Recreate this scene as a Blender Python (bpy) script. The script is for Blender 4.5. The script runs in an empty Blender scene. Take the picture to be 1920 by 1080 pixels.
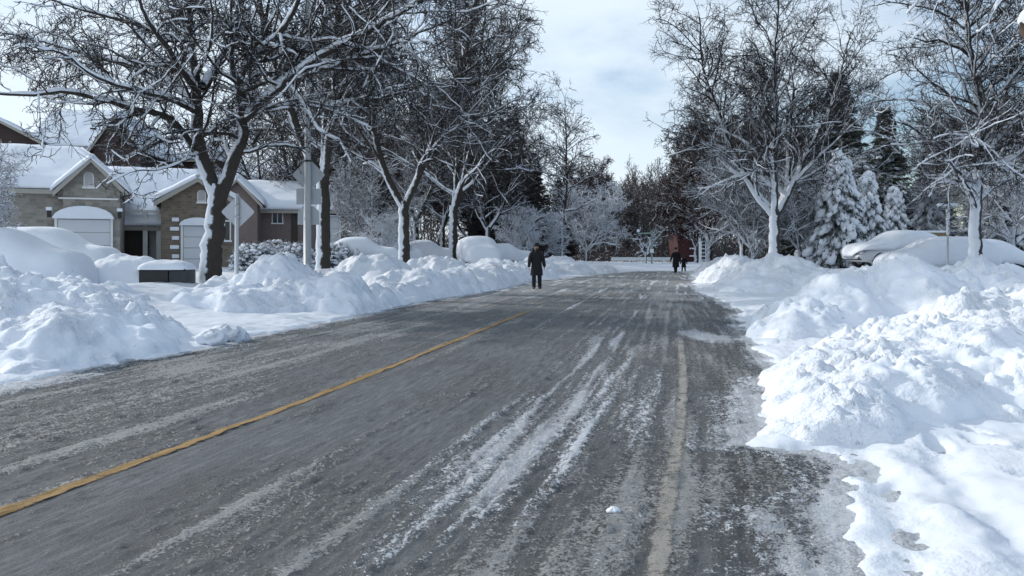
import bpy, math, random
import numpy as np
from mathutils import Vector

scene = bpy.context.scene
col = scene.collection
F = 1500.0; CX = 960.0; HY = 474.0; CH = 1.4     # focal length in photo pixels, principal column, horizon row, eye height
R_ = math.radians

def at(px, py, Y):
    """where a photo pixel lies at distance Y"""
    return ((px - CX) / F * Y, Y, CH + (HY - py) / F * Y)

# ------------------------------------------------------------------ numpy noise
def _h(ix, iy, seed):
    n = (ix.astype(np.int64) * 374761393 + iy.astype(np.int64) * 668265263 + seed * 974634777) & 0xFFFFFFFF
    n = ((n ^ (n >> 13)) * 1274126177) & 0xFFFFFFFF
    n = n ^ (n >> 16)
    return (n & 0xFFFFFF) / float(0xFFFFFF)

def perlin(x, y, seed=0):
    ix = np.floor(x); iy = np.floor(y); fx = x - ix; fy = y - iy
    u = fx * fx * fx * (fx * (fx * 6 - 15) + 10); v = fy * fy * fy * (fy * (fy * 6 - 15) + 10)
    def g(ax, ay):
        a = _h(ix + ax, iy + ay, seed) * 2 * np.pi
        return np.cos(a) * (fx - ax) + np.sin(a) * (fy - ay)
    a = g(0, 0); b = g(1, 0); c = g(0, 1); d = g(1, 1)
    return ((a + u * (b - a)) + v * ((c + u * (d - c)) - (a + u * (b - a)))) * 1.5

def fbm(x, y, seed=0, o=4, gain=.5):
    s = 0; a = 1.0
    for i in range(o):
        s = s + a * perlin(x * 2 ** i + 17.3 * i, y * 2 ** i - 9.1 * i, seed + i); a *= gain
    return s

def lumps(x, y, seed=0, p=.6):
    """round chunks: per-cell domes of random size, 0..1"""
    ix = np.floor(x); iy = np.floor(y); best = np.zeros_like(x)
    for dx in (-1, 0, 1):
        for dy in (-1, 0, 1):
            cx = ix + dx; cy = iy + dy
            ox = _h(cx, cy, seed); oy = _h(cx, cy, seed + 7); rr = _h(cx, cy, seed + 13); pr = _h(cx, cy, seed + 29)
            r = .25 + .5 * rr
            d2 = ((x - cx - ox) ** 2 + (y - cy - oy) ** 2) / (r * r)
            dome = np.sqrt(np.clip(1 - d2, 0, 1)) * r * 1.4 * (pr < p)
            best = np.maximum(best, dome)
    return best

def slabs(x, y, seed=0, p=.6, sharp=2.6):
    """broken snow chunks: tilted, flat-topped angular pieces of very different size"""
    wx = x + .16 * perlin(x * 2.3, y * 2.3, seed + 50); wy = y + .16 * perlin(x * 2.3, y * 2.3, seed + 51)
    ix = np.floor(wx); iy = np.floor(wy); best = np.zeros_like(x)
    for dx in (-1, 0, 1):
        for dy in (-1, 0, 1):
            cx = ix + dx; cy = iy + dy
            ox = _h(cx, cy, seed); oy = _h(cx, cy, seed + 7); q = _h(cx, cy, seed + 13); pr = _h(cx, cy, seed + 29); an = _h(cx, cy, seed + 31) * 6.283
            r = .12 + .55 * q ** 2
            ux = wx - cx - ox; uy = wy - cy - oy
            u = (ux * np.cos(an) + uy * np.sin(an)) / r; v = (-ux * np.sin(an) + uy * np.cos(an)) / (r * (.6 + .4 * q))
            d = .6 * np.maximum(np.abs(u), np.abs(v)) + .4 * np.hypot(u, v)
            hgt = np.minimum((1 - d) * sharp, .55 + .35 * u * (pr - .3)) * r
            best = np.maximum(best, np.where((pr < p) & (d < 1), np.maximum(hgt, 0), 0))
    return best

def smooth(a, b, x):
    t = np.clip((x - a) / (b - a), 0, 1); return t * t * (3 - 2 * t)

# ------------------------------------------------------------------ mesh helpers
def raw_mesh(name, V, Fq, mats, smooth_sh=True, uv=None, attrs=None, mat_idx=None):
    """V (n,3); Fq list of index arrays, (m,3) or (m,4)"""
    me = bpy.data.meshes.new(name)
    V = np.asarray(V, dtype=np.float32)
    if not isinstance(Fq, list): Fq = [Fq]
    Fq = [np.asarray(f, dtype=np.int32) for f in Fq if len(f)]
    me.vertices.add(len(V)); me.vertices.foreach_set('co', V.ravel())
    loops = np.concatenate([f.ravel() for f in Fq])
    tot = np.concatenate([np.full(len(f), f.shape[1], dtype=np.int32) for f in Fq])
    st = np.concatenate([[0], np.cumsum(tot)[:-1]]).astype(np.int32)
    me.loops.add(len(loops)); me.loops.foreach_set('vertex_index', loops)
    me.polygons.add(len(tot)); me.polygons.foreach_set('loop_start', st)
    me.polygons.foreach_set('use_smooth', np.full(len(tot), smooth_sh))
    if mat_idx is not None: me.polygons.foreach_set('material_index', np.asarray(mat_idx, dtype=np.int32))
    me.update(calc_edges=True)
    if uv is not None:
        l = me.uv_layers.new(name='UVMap'); l.data.foreach_set('uv', np.asarray(uv, dtype=np.float32)[loops].ravel())
    if attrs:
        for k, a in attrs.items():
            at_ = me.attributes.new(k, 'FLOAT', 'POINT'); at_.data.foreach_set('value', np.asarray(a, dtype=np.float32))
    for m in (mats if isinstance(mats, (list, tuple)) else [mats]): me.materials.append(m)
    return me

def link(name, me, parent=None, loc=None, rz=None):
    o = bpy.data.objects.new(name, me); col.objects.link(o)
    if parent is not None: o.parent = parent
    if loc is not None: o.location = loc
    if rz is not None: o.rotation_euler = (0, 0, rz)
    return o

def tag(o, label, cat, group=None):
    o['label'] = label; o['category'] = cat
    if group: o['group'] = group
    return o

def thing(name, label, cat, loc=(0, 0, 0), rz=0, group=None):
    o = bpy.data.objects.new(name, None); col.objects.link(o)
    o.location = loc; o.rotation_euler = (0, 0, rz); o.empty_display_size = .3
    return tag(o, label, cat, group)

def structure(o):
    o['kind'] = 'structure'; return o

class MB:
    def __init__(s): s.v = []; s.q = []; s.t = []; s.n = 0
    def add(s, V, faces):
        V = np.asarray(V, dtype=float)
        for f in faces:
            (s.q if len(f) == 4 else s.t).append([i + s.n for i in f])
        s.v.append(V); s.n += len(V); return s
    def box(s, x0, x1, y0, y1, z0, z1):
        V = [(x0,y0,z0),(x1,y0,z0),(x1,y1,z0),(x0,y1,z0),(x0,y0,z1),(x1,y0,z1),(x1,y1,z1),(x0,y1,z1)]
        return s.add(V, [(0,3,2,1),(4,5,6,7),(0,1,5,4),(1,2,6,5),(2,3,7,6),(3,0,4,7)])
    def hull8(s, V):
        return s.add(V, [(0,3,2,1),(4,5,6,7),(0,1,5,4),(1,2,6,5),(2,3,7,6),(3,0,4,7)])
    def ngon_prism(s, pts, y0, y1):
        """polygon in x,z (ccw seen from -y) extruded in y; fan-triangulated"""
        n = len(pts); V = [(x, y0, z) for x, z in pts] + [(x, y1, z) for x, z in pts]
        cx = sum(p[0] for p in pts) / n; cz = sum(p[1] for p in pts) / n
        V += [(cx, y0, cz), (cx, y1, cz)]
        fs = []
        for i in range(n):
            j = (i + 1) % n
            fs += [(i, j, 2 * n), (n + j, n + i, 2 * n + 1), (j, i, n + i, n + j)]
        return s.add(V, fs)
    def tube(s, pts, rad, sides=10, cap=True):
        V, Q = tubes(np.array([pts], float), np.array([rad], float), sides)
        s.add(V, [tuple(f) for f in Q])
        if cap:
            k = len(pts)
            for e, idx in ((0, list(range(sides))[::-1]), (k - 1, list(range(sides)))):
                c = np.array(pts[e], float)
                base = s.n - len(V)
                s.v.append(np.array([c])); ci = s.n; s.n += 1
                for a in range(sides):
                    b = (a + 1) % sides
                    i0 = base + e * sides + a; i1 = base + e * sides + b
                    s.t.append([ci, i0, i1] if e else [ci, i1, i0])
        return s
    def build(s, name, mat, parent=None, sm=False, bevel=0, seg=2, loc=None):
        V = np.concatenate(s.v)
        Fs = []
        if s.q: Fs.append(np.array(s.q))
        if s.t: Fs.append(np.array(s.t))
        me = raw_mesh(name, V, Fs, mat, sm)
        o = link(name, me, parent, loc)
        if bevel:
            m = o.modifiers.new('bevel', 'BEVEL'); m.width = bevel; m.segments = seg; m.limit_method = 'ANGLE'; m.angle_limit = R_(30)
            if sm: pass
        return o

def tubes(P, R, S):
    """P (N,K,3) R (N,K) -> verts, quads"""
    N, K, _ = P.shape
    T = np.empty_like(P); T[:, 1:-1] = P[:, 2:] - P[:, :-2]; T[:, 0] = P[:, 1] - P[:, 0]; T[:, -1] = P[:, -1] - P[:, -2]
    T /= np.linalg.norm(T, axis=2, keepdims=True) + 1e-9
    m = T.mean(axis=1); ref = np.where(np.abs(m[:, 2:3]) > .8, np.array([[1., 0, 0]]), np.array([[0, 0, 1.]]))
    ref = np.repeat(ref[:, None], K, 1)
    A = np.cross(T, ref); A /= np.linalg.norm(A, axis=2, keepdims=True) + 1e-9
    B = np.cross(A, T)
    th = np.arange(S) / S * 2 * np.pi
    V = P[:, :, None] + R[:, :, None, None] * (np.cos(th)[None, None, :, None] * B[:, :, None] + np.sin(th)[None, None, :, None] * A[:, :, None])
    idx = np.arange(N * K * S).reshape(N, K, S)
    a = idx[:, :-1]; b = idx[:, 1:]; a2 = np.roll(a, -1, 2); b2 = np.roll(b, -1, 2)
    Q = np.stack([a, a2, b2, b], -1).reshape(-1, 4)[:, ::-1]
    return V.reshape(-1, 3), Q

def combine(parts):
    Vs = []; Qs = []; n = 0
    for V, Q in parts:
        Vs.append(V); Qs.append(Q + n); n += len(V)
    return np.concatenate(Vs), np.concatenate(Qs)

# ------------------------------------------------------------------ materials
def mat(name):
    m = bpy.data.materials.new(name); m.use_nodes = True
    nt = m.node_tree; b = nt.nodes['Principled BSDF']
    return m, nt, b

def N(nt, t, **kw):
    n = nt.nodes.new(t)
    for k, v in kw.items():
        if k.startswith('i_'): n.inputs[k[2:]].default_value = v
        else: setattr(n, k, v)
    return n

def math_(nt, op, a, b=None, c=None, clamp=False):
    n = nt.nodes.new('ShaderNodeMath'); n.operation = op; n.use_clamp = clamp
    for i, x in enumerate((a, b, c)):
        if x is None: continue
        if isinstance(x, (int, float)): n.inputs[i].default_value = x
        else: nt.links.new(x, n.inputs[i])
    return n.outputs[0]

def ramp(nt, x, a, b):
    n = nt.nodes.new('ShaderNodeMapRange'); n.interpolation_type = 'SMOOTHSTEP'
    nt.links.new(x, n.inputs['Value']); n.inputs['From Min'].default_value = a; n.inputs['From Max'].default_value = b
    return n.outputs[0]

def noise(nt, scale, vec=None, detail=4, rough=.55, dist=0):
    n = nt.nodes.new('ShaderNodeTexNoise'); n.inputs['Scale'].default_value = scale; n.inputs['Detail'].default_value = detail
    n.inputs['Roughness'].default_value = rough; n.inputs['Distortion'].default_value = dist
    if vec is not None: nt.links.new(vec, n.inputs['Vector'])
    return n.outputs['Fac']

def mixc(nt, fac, a, b):
    n = nt.nodes.new('ShaderNodeMix'); n.data_type = 'RGBA'
    for sock, x in ((n.inputs['Factor'], fac), (n.inputs['A'], a), (n.inputs['B'], b)):
        if isinstance(x, (int, float)): sock.default_value = x
        elif isinstance(x, tuple): sock.default_value = (*x, 1)
        else: nt.links.new(x, sock)
    return n.outputs['Result']

def objco(nt): return nt.nodes.new('ShaderNodeTexCoord').outputs['Object']
def worldpos(nt): return nt.nodes.new('ShaderNodeNewGeometry').outputs['Position']

def bump(nt, h, strength, dist, b, prev=None):
    n = nt.nodes.new('ShaderNodeBump'); n.inputs['Strength'].default_value = strength; n.inputs['Distance'].default_value = dist
    nt.links.new(h, n.inputs['Height'])
    if prev is not None: nt.links.new(prev, n.inputs['Normal'])
    if b is not None: nt.links.new(n.outputs[0], b.inputs['Normal'])
    return n.outputs[0]

SNOW = (.81, .845, .905)
def snow_mat(name, dirt=0., bumps=1., col_=SNOW):
    m, nt, b = mat(name)
    p = worldpos(nt)
    n1 = noise(nt, 1.3, p, 5); n2 = noise(nt, 26, p, 3)
    c = mixc(nt, ramp(nt, n1, .3, .7), tuple(x * .93 for x in col_), col_)
    if dirt:
        d = noise(nt, 9, p, 5, .65)
        d2 = noise(nt, .6, p, 2)
        f = math_(nt, 'MULTIPLY', ramp(nt, d, .60, .74), math_(nt, 'MULTIPLY', ramp(nt, d2, .35, .65), dirt))
        c = mixc(nt, f, c, (.36, .34, .32))
    nt.links.new(c, b.inputs['Base Color']); b.inputs['Roughness'].default_value = .75
    b.inputs['Specular IOR Level'].default_value = .25
    pat = math_(nt, 'ADD', math_(nt, 'MULTIPLY', ramp(nt, noise(nt, .9, p, 3), .42, .62), .85), .15)
    q = bump(nt, math_(nt, 'MULTIPLY', noise(nt, 6, p, 6, .62), pat), .5 * bumps, .12, None)
    bump(nt, math_(nt, 'MULTIPLY', n2, pat), .4 * bumps, .03, b, q)
    return m
M_SNOW = snow_mat('packed_snow', .25, .6, (.74, .775, .83))
M_SNOW_BANK = snow_mat('ploughed_snow', .8, 1.5)
M_SNOW_SOFT = snow_mat('fresh_snow', 0, .22)

def bark_mat(name, base, snow_thr=.5, wind=0., rough_scale=22, snowcol=(.74, .78, .84)):
    """bark with snow lying on what faces up; wind>0 plasters snow on the windward (left) side"""
    m, nt, b = mat(name)
    p = worldpos(nt)
    g = nt.nodes.new('ShaderNodeNewGeometry')
    sep = nt.nodes.new('ShaderNodeSeparateXYZ'); nt.links.new(g.outputs['Normal'], sep.inputs[0])
    nz = noise(nt, 2.2, p, 3)
    f = math_(nt, 'ADD', sep.outputs['Z'], math_(nt, 'MULTIPLY', math_(nt, 'SUBTRACT', nz, .5), 2.2))
    sn = ramp(nt, f, snow_thr - .08, snow_thr + .08)
    if wind:
        dotv = math_(nt, 'ADD', math_(nt, 'MULTIPLY', sep.outputs['X'], -.93), math_(nt, 'MULTIPLY', sep.outputs['Y'], -.36))
        sp = nt.nodes.new('ShaderNodeSeparateXYZ'); nt.links.new(p, sp.inputs[0])
        hgt = math_(nt, 'MULTIPLY', math_(nt, 'SUBTRACT', 4.5, sp.outputs['Z']), .10)
        nw = noise(nt, 3.5, p, 4, .6)
        f2 = math_(nt, 'ADD', math_(nt, 'ADD', dotv, math_(nt, 'MINIMUM', hgt, .12)), math_(nt, 'MULTIPLY', math_(nt, 'SUBTRACT', nw, .5), 1.3))
        sn = math_(nt, 'MAXIMUM', sn, ramp(nt, f2, .96 - wind, 1.20 - wind))
    st = nt.nodes.new('ShaderNodeMapping'); st.inputs['Scale'].default_value = (1, 1, .25); nt.links.new(p, st.inputs[0])
    bn = noise(nt, rough_scale, st.outputs[0], 6, .7)
    c = mixc(nt, bn, tuple(x * .45 for x in base), tuple(x * 1.6 for x in base))
    c = mixc(nt, sn, c, snowcol)
    nt.links.new(c, b.inputs['Base Color']); b.inputs['Roughness'].default_value = .85; b.inputs['Specular IOR Level'].default_value = .2
    bump(nt, bn, .9, .03, b)
    return m
BARK = bark_mat('dark_bark', (.052, .044, .038), .8, .55)
BARK_W = bark_mat('snow_plastered_bark', (.055, .05, .047), .72, .78)
TWIG = bark_mat('dark_twigs', (.028, .024, .023), .84)
TWIG_S = bark_mat('snowy_twigs', (.05, .045, .045), .22)
TWIG_D = bark_mat('upper_twigs', (.032, .028, .028), 1.02)
TWIG_R = bark_mat('reddish_twigs', (.042, .023, .021), .98)
TWIG_F = bark_mat('frosted_twigs', (.10, .10, .12), -.35)

def plain(name, c, rough=.6, metal=0, var=.12, nscale=8, bmp=0):
    m, nt, b = mat(name)
    n = noise(nt, nscale, objco(nt), 5, .6)
    nt.links.new(mixc(nt, n, tuple(x * (1 - var) for x in c), tuple(min(1, x * (1 + var)) for x in c)), b.inputs['Base Color'])
    b.inputs['Roughness'].default_value = rough; b.inputs['Metallic'].default_value = metal
    if bmp: bump(nt, n, .5, bmp, b)
    return m
M_BLACK = plain('black_cloth', (.010, .010, .012), .85, var=.4, nscale=15)
M_NAVY = plain('dark_trousers', (.010, .011, .016), .85, var=.4)
M_BURG = plain('burgundy_cloth', (.03, .008, .011), .85)
M_SHOE = plain('black_leather', (.012, .012, .012), .4)
M_SKIN = plain('skin', (.42, .25, .18), .55, var=.06)
M_HAIR = plain('dark_beard', (.03, .022, .018), .8, nscale=60)
M_FELT = plain('black_felt', (.008, .008, .009), .75)
M_TRIM = plain('white_trim', (.74, .74, .73), .6)
M_DOORW = plain('garage_door_paint', (.60, .62, .65), .5, var=.05, nscale=3)
M_GALV = plain('galvanised_steel', (.42, .43, .44), .55, .4, var=.2, nscale=6)
M_SIGN = plain('sign_back_aluminium', (.42, .44, .47), .5, .35, var=.1, nscale=5)
M_BOX = plain('black_plastic', (.012, .014, .016), .35, var=.3)
M_BOX2 = plain('dark_grey_plastic', (.03, .036, .04), .4, var=.3)
M_DARK = plain('dark_opening', (.012, .012, .014), .5)
M_DOORB = plain('brown_door', (.035, .024, .018), .5, var=.3)
M_TYRE = plain('tyre_rubber', (.015, .015, .016), .8)
M_RIM = plain('wheel_rim', (.35, .36, .38), .35, .8)
M_PAINTW = plain('white_car_paint', (.55, .57, .6), .3)
M_PAINTD = plain('dark_car_paint', (.02, .022, .028), .25)
M_RED = plain('red_tail_lens', (.35, .02, .02), .25)
M_WOOD = plain('weathered_wood', (.24, .17, .09), .7, var=.3)
M_GREEN = plain('pale_green_paint', (.22, .33, .29), .5)
M_FASCIA = plain('beige_fascia', (.36, .34, .30), .6)
M_ROOF = plain('dark_shingle', (.06, .055, .055), .9, nscale=30)

def glass_mat():
    m, nt, b = mat('dark_window_glass')
    b.inputs['Base Color'].default_value = (.03, .035, .045, 1); b.inputs['Roughness'].default_value = .08
    bump(nt, noise(nt, 1.5, objco(nt), 2), .05, .02, b)
    return m
M_GLASS = glass_mat()

def brick_mat(name, c1, c2, mortar, scale, w=.5, h=.25, sq=0):
    m, nt, b = mat(name)
    tc = objco(nt)
    sp = nt.nodes.new('ShaderNodeSeparateXYZ'); nt.links.new(tc, sp.inputs[0])
    cb = nt.nodes.new('ShaderNodeCombineXYZ')
    nt.links.new(math_(nt, 'ADD', sp.outputs['X'], sp.outputs['Y']), cb.inputs['X']); nt.links.new(sp.outputs['Z'], cb.inputs['Y'])
    br = nt.nodes.new('ShaderNodeTexBrick'); nt.links.new(cb.outputs[0], br.inputs['Vector'])
    br.inputs['Color1'].default_value = (*c1, 1); br.inputs['Color2'].default_value = (*c2, 1); br.inputs['Mortar'].default_value = (*mortar, 1)
    br.inputs['Scale'].default_value = scale; br.inputs['Mortar Size'].default_value = .014; br.inputs['Brick Width'].default_value = w; br.inputs['Row Height'].default_value = h
    br.inputs['Bias'].default_value = 0
    n = noise(nt, 3, tc, 5, .7)
    c = mixc(nt, math_(nt, 'MULTIPLY', n, .8), br.outputs['Color'], tuple(x * .5 for x in c1))
    nt.links.new(c, b.inputs['Base Color']); b.inputs['Roughness'].default_value = .9
    bump(nt, br.outputs['Fac'], -.4, .02, b)
    return m
M_STONE = brick_mat('grey_field_stone', (.42, .39, .345), (.22, .205, .185), (.36, .345, .32), 1.5)
M_STONE_B = brick_mat('brown_field_stone', (.27, .215, .165), (.13, .105, .085), (.27, .25, .21), 1.8)
M_BRICK = brick_mat('dark_red_brick', (.07, .042, .038), (.045, .030, .028), (.09, .08, .075), 4.5)
M_BRICKP = brick_mat('pinkish_brick', (.26, .20, .185), (.20, .155, .145), (.27, .25, .23), 4.5)
M_REDW = brick_mat('far_red_brick', (.075, .018, .022), (.06, .016, .02), (.06, .03, .03), 3)

# ------------------------------------------------------------------ road lines in plan
YY = np.array([-40, 0, 4.28, 8.05, 17.4, 30, 51, 60, 120.])
XC = np.array([-13.6, -3.80, -2.74, -1.83, .05, 2.55, 6.75, 8.5, 20.])       # yellow centre line
def xc(y):
    y = np.asarray(y, float)
    return (np.interp(y - 1.5, YY, XC) + np.interp(y, YY, XC) + np.interp(y + 1.5, YY, XC)) / 3
LE = np.array([(-40,-17), (0,-7.1), (7.9,-5.15), (9.5,-5.0), (11,-4.5), (12.6,-4.35), (16,-3.6), (20.8,-2.8), (23,-2.4), (29.6,-.5), (37.5,.7), (45.6,3.5), (53.8,6.6), (60,9.5), (64,15)])
RE = np.array([(-40,-8.), (0,.55), (3.0,1.15), (3.6,1.42), (4.3,1.72), (5.2,2.06), (5.5,1.95), (5.75,1.62), (6.3,1.78), (7.3,2.12), (8.9,2.6), (9.3,3.1), (10.7,3.35), (11.9,3.5), (14.9,4.2), (18.1,5.1), (23,6.0), (26,6.2), (29.6,6.7), (37.5,8.4), (51,11.3), (60,12.5), (64,12)])
def xl(y): return np.interp(y, LE[:, 0], LE[:, 1])
def xr(y): return np.interp(y, RE[:, 0], RE[:, 1])

def ground_z(X, Y, fine=True):
    left = (xl(Y) - X) * .97; right = (X - xr(Y)) * .97
    s = np.maximum(left, right)
    s = np.where(Y > 60, np.maximum(s, (Y - 60) * .5), s)
    rag = fbm(X * 1.6, Y * 1.2, 5, 5, .6) * (.10 + .11 * smooth(4.5, 7, Y)) + perlin(X * 9, Y * 5, 8) * .05
    sr = s + rag + .16 * smooth(5.6, 4.6, Y) * smooth(.1, .35, s)
    z = -.13 + .17 * smooth(-.12, .22, sr) + .07 * smooth(.1, 1.2, sr)
    z = z + np.where(left > right, .50 * smooth(1.6, 6.5, s), .50 * smooth(2.2, 7.5, s) ) * (1 - .75 * smooth(55, 70, Y))
    z = z + fbm(X * .35, Y * .35, 11, 3) * .06 * smooth(.4, 3, s)
    if fine:
        on = smooth(0, .3, sr) * (1 - smooth(25, 60, Y))
        z = z + on * (fbm(X * 2.3, Y * 2.3, 21, 4) * .028 + slabs(X * 5, Y * 5, 31, .3) * .07 * smooth(1.6, .2, s) + slabs(X * 9, Y * 9, 33, .3) * .04 * smooth(2.6, .5, s))
        rgf = np.random.default_rng(4)
        for k in range(26):
            fx = 2.7 + rgf.uniform(0, 3.2); fy = rgf.uniform(3.0, 7.2); an = rgf.uniform(-.7, .7)
            uu_ = ((X - fx) * math.cos(an) + (Y - fy) * math.sin(an)) / .07; vv_ = (-(X - fx) * math.sin(an) + (Y - fy) * math.cos(an)) / .16
            dd_ = uu_ ** 2 + vv_ ** 2
            z = z - on * .055 * np.exp(-dd_ ** 1.5) + on * .016 * np.exp(-(dd_ - 1.8) ** 2)
        # wheel and foot tracks in the near right-hand snow
        for k, (ox, wd) in enumerate(((2.55, .13), (3.05, .12), (3.75, .14))):
            tr = np.exp(-((X - (ox + (5.6 - Y) * (-.42) + .1 * np.sin(Y * 2 + k))) / wd) ** 2) * smooth(6.2, 5.2, Y) * smooth(1., 2.5, Y)
            z = z - tr * .045 * on
    return z

# ------------------------------------------------------------------ ground sheet
def grid_mesh(name, X, Y, Z, material, uv=None, attrs=None, keep=None):
    ny, nx = X.shape
    V = np.stack([X, Y, Z], -1).reshape(-1, 3)
    idx = np.arange(nx * ny).reshape(ny, nx)
    Q = np.stack([idx[:-1, :-1], idx[:-1, 1:], idx[1:, 1:], idx[1:, :-1]], -1).reshape(-1, 4)
    if keep is not None:
        k = keep.reshape(-1); Q = Q[k[Q].any(axis=1)]
        used = np.zeros(len(V), bool); used[Q.ravel()] = True
        mp = np.cumsum(used) - 1; V = V[used]; Q = mp[Q]
    return raw_mesh(name, V, Q, material, True, uv, attrs)

yr = np.concatenate([np.linspace(-60, 1.9, 60), np.exp(np.arange(math.log(2.0), math.log(4500), .0095))])
grow = np.cumsum(.035 * 1.04 ** np.arange(215)); grow = grow[grow < 3500]
xs = np.concatenate([-6.5 - grow[::-1], np.arange(-6.5, -3.2, .045), np.arange(-3.2, 2.0, .25), np.arange(2.0, 7.0, .028), 7.0 + grow])
GX = np.repeat(xs[None], len(yr), 0)
# centre the dense columns on the road
GX = GX + xc(np.clip(yr, -40, 60))[:, None]
GY = np.repeat(yr[:, None], len(xs), 1)
GZ = ground_z(GX, GY)
structure(link('snowy_ground', grid_mesh('snowy_ground', GX, GY, GZ, M_SNOW)))

# ------------------------------------------------------------------ road sheet
def road_material():
    m, nt, b = mat('slushy_asphalt')
    p = worldpos(nt)
    uv = nt.nodes.new('ShaderNodeUVMap').outputs[0]
    A = lambda k: N(nt, 'ShaderNodeAttribute', attribute_name=k).outputs['Fac']
    snow_a, grit_a, wet_a = A('snow'), A('grit'), A('wet')
    st = nt.nodes.new('ShaderNodeMapping'); st.inputs['Scale'].default_value = (1, .10, 1); nt.links.new(uv, st.inputs[0])
    ms0 = nt.nodes.new('ShaderNodeMapping'); ms0.inputs['Scale'].default_value = (1.6, .16, 1); nt.links.new(uv, ms0.inputs[0])
    fine = noise(nt, 48, p, 5, .75)
    fine = ramp(nt, fine, .28, .72)
    grain = ramp(nt, noise(nt, 120, p, 3, .7), .3, .7)
    med = noise(nt, 15, p, 5, .62, .6)
    streak = noise(nt, 26, st.outputs[0], 4, .6)
    base = mixc(nt, fine, (.058, .062, .067), (.165, .171, .178))
    base = mixc(nt, math_(nt, 'MULTIPLY', grain, .5), base, (.19, .195, .20))
    base = mixc(nt, math_(nt, 'MULTIPLY', ramp(nt, streak, .42, .68), .7), base, (.23, .236, .242))
    cr = noise(nt, 2.0, ms0.outputs[0], 3)
    base = mixc(nt, math_(nt, 'MULTIPLY', ramp(nt, cr, .5, .7), .5), base, (.075, .078, .082))
    base = mixc(nt, math_(nt, 'MULTIPLY', wet_a, .75), base, (.035, .034, .032))
    ms = nt.nodes.new('ShaderNodeMapping'); ms.inputs['Scale'].default_value = (1, .38, 1); nt.links.new(uv, ms.inputs[0])
    elong = noise(nt, 22, ms.outputs[0], 5, .68)
    def mask(attr, lo, hi):
        v = math_(nt, 'ADD', attr, math_(nt, 'MULTIPLY', math_(nt, 'SUBTRACT', med, .5), .8))
        v = math_(nt, 'ADD', v, math_(nt, 'MULTIPLY', math_(nt, 'SUBTRACT', elong, .5), 1.2))
        v = math_(nt, 'ADD', v, math_(nt, 'MULTIPLY', math_(nt, 'SUBTRACT', fine, .5), .75))
        v = math_(nt, 'ADD', v, math_(nt, 'MULTIPLY', math_(nt, 'SUBTRACT', grain, .5), .30))
        return ramp(nt, v, lo, hi)
    gm = mask(grit_a, .48, .76); sm = mask(snow_a, .50, .68)
    gcol = mixc(nt, fine, (.20, .20, .198), (.47, .47, .46))
    c = mixc(nt, math_(nt, 'MULTIPLY', gm, .85), base, gcol)
    scol = mixc(nt, med, (.50, .52, .55), (.76, .79, .83))
    c = mixc(nt, math_(nt, 'MULTIPLY', sm, .95), c, scol)
    nt.links.new(c, b.inputs['Base Color'])
    rg = math_(nt, 'SUBTRACT', .78, math_(nt, 'MULTIPLY', wet_a, .28)); nt.links.new(rg, b.inputs['Roughness'])
    b.inputs['Specular IOR Level'].default_value = .3
    h = math_(nt, 'ADD', math_(nt, 'MULTIPLY', fine, .35), math_(nt, 'ADD', math_(nt, 'MULTIPLY', gm, .8), math_(nt, 'MULTIPLY', sm, .9)))
    bump(nt, h, .9, .02, b)
    return m
M_ROAD = road_material()
ry = np.concatenate([np.linspace(-40, 1.9, 40), np.exp(np.arange(math.log(2.0), math.log(66), .0062))])
ru = np.arange(-5.4, 6.6, .027)
RY = np.repeat(ry[:, None], len(ru), 1); RU = np.repeat(ru[None], len(ry), 0); RX = xc(RY) + RU
def g(x, c, w): return np.exp(-((x - c) / w) ** 2)
W = RU - 3.57
wav = perlin(RY * .12, RU * 0 + 3, 71) * .12
st1 = fbm(RU * 4.5, RY * .22, 41, 4); st2 = fbm(RU * 11, RY * .5, 43, 3); blot = fbm(RU * 1.1, RY * .55, 47, 4)
ramp_far = smooth(14, 34, RY)
snow = (.66 * g(W, -1.00 + wav, .12) + .62 * g(W, -1.30 + wav, .10) + .4 * g(W, -1.55 + wav, .06) + .46 * g(W, -.70 + wav, .09) * smooth(18, 9, RY)) * smooth(3.6, 5.6, RY) * smooth(25, 15, RY)
snow += .34 * g(W, -1.2, .5) * smooth(9.5, 5.5, RY) * smooth(2.6, 4.6, RY) + .14 * g(W, -.3, .6) * smooth(14, 8, RY)
snow += .30 * st2 * (g(W, -1.1, .6) + .4)
snow += .42 * g(W, -.35, .22) * (smooth(5, 7, RY) * smooth(11, 8.5, RY))
snow += .66 * smooth(.0, .55, st1) * (.30 + .95 * ramp_far) + .4 * g(RU, .95, .12) * smooth(9, 12, RY) * smooth(28, 18, RY) + .35 * g(RU, 1.6, .1) * smooth(10, 12, RY) * smooth(22, 16, RY)
snow += .35 * g(RU, -1.9, .25) * smooth(14, 22, RY) + .33 * g(RU, -.8, .2) * smooth(20, 28, RY) * .9 + .3 * g(RU, 2.6, .2) * smooth(24, 32, RY)
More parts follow.
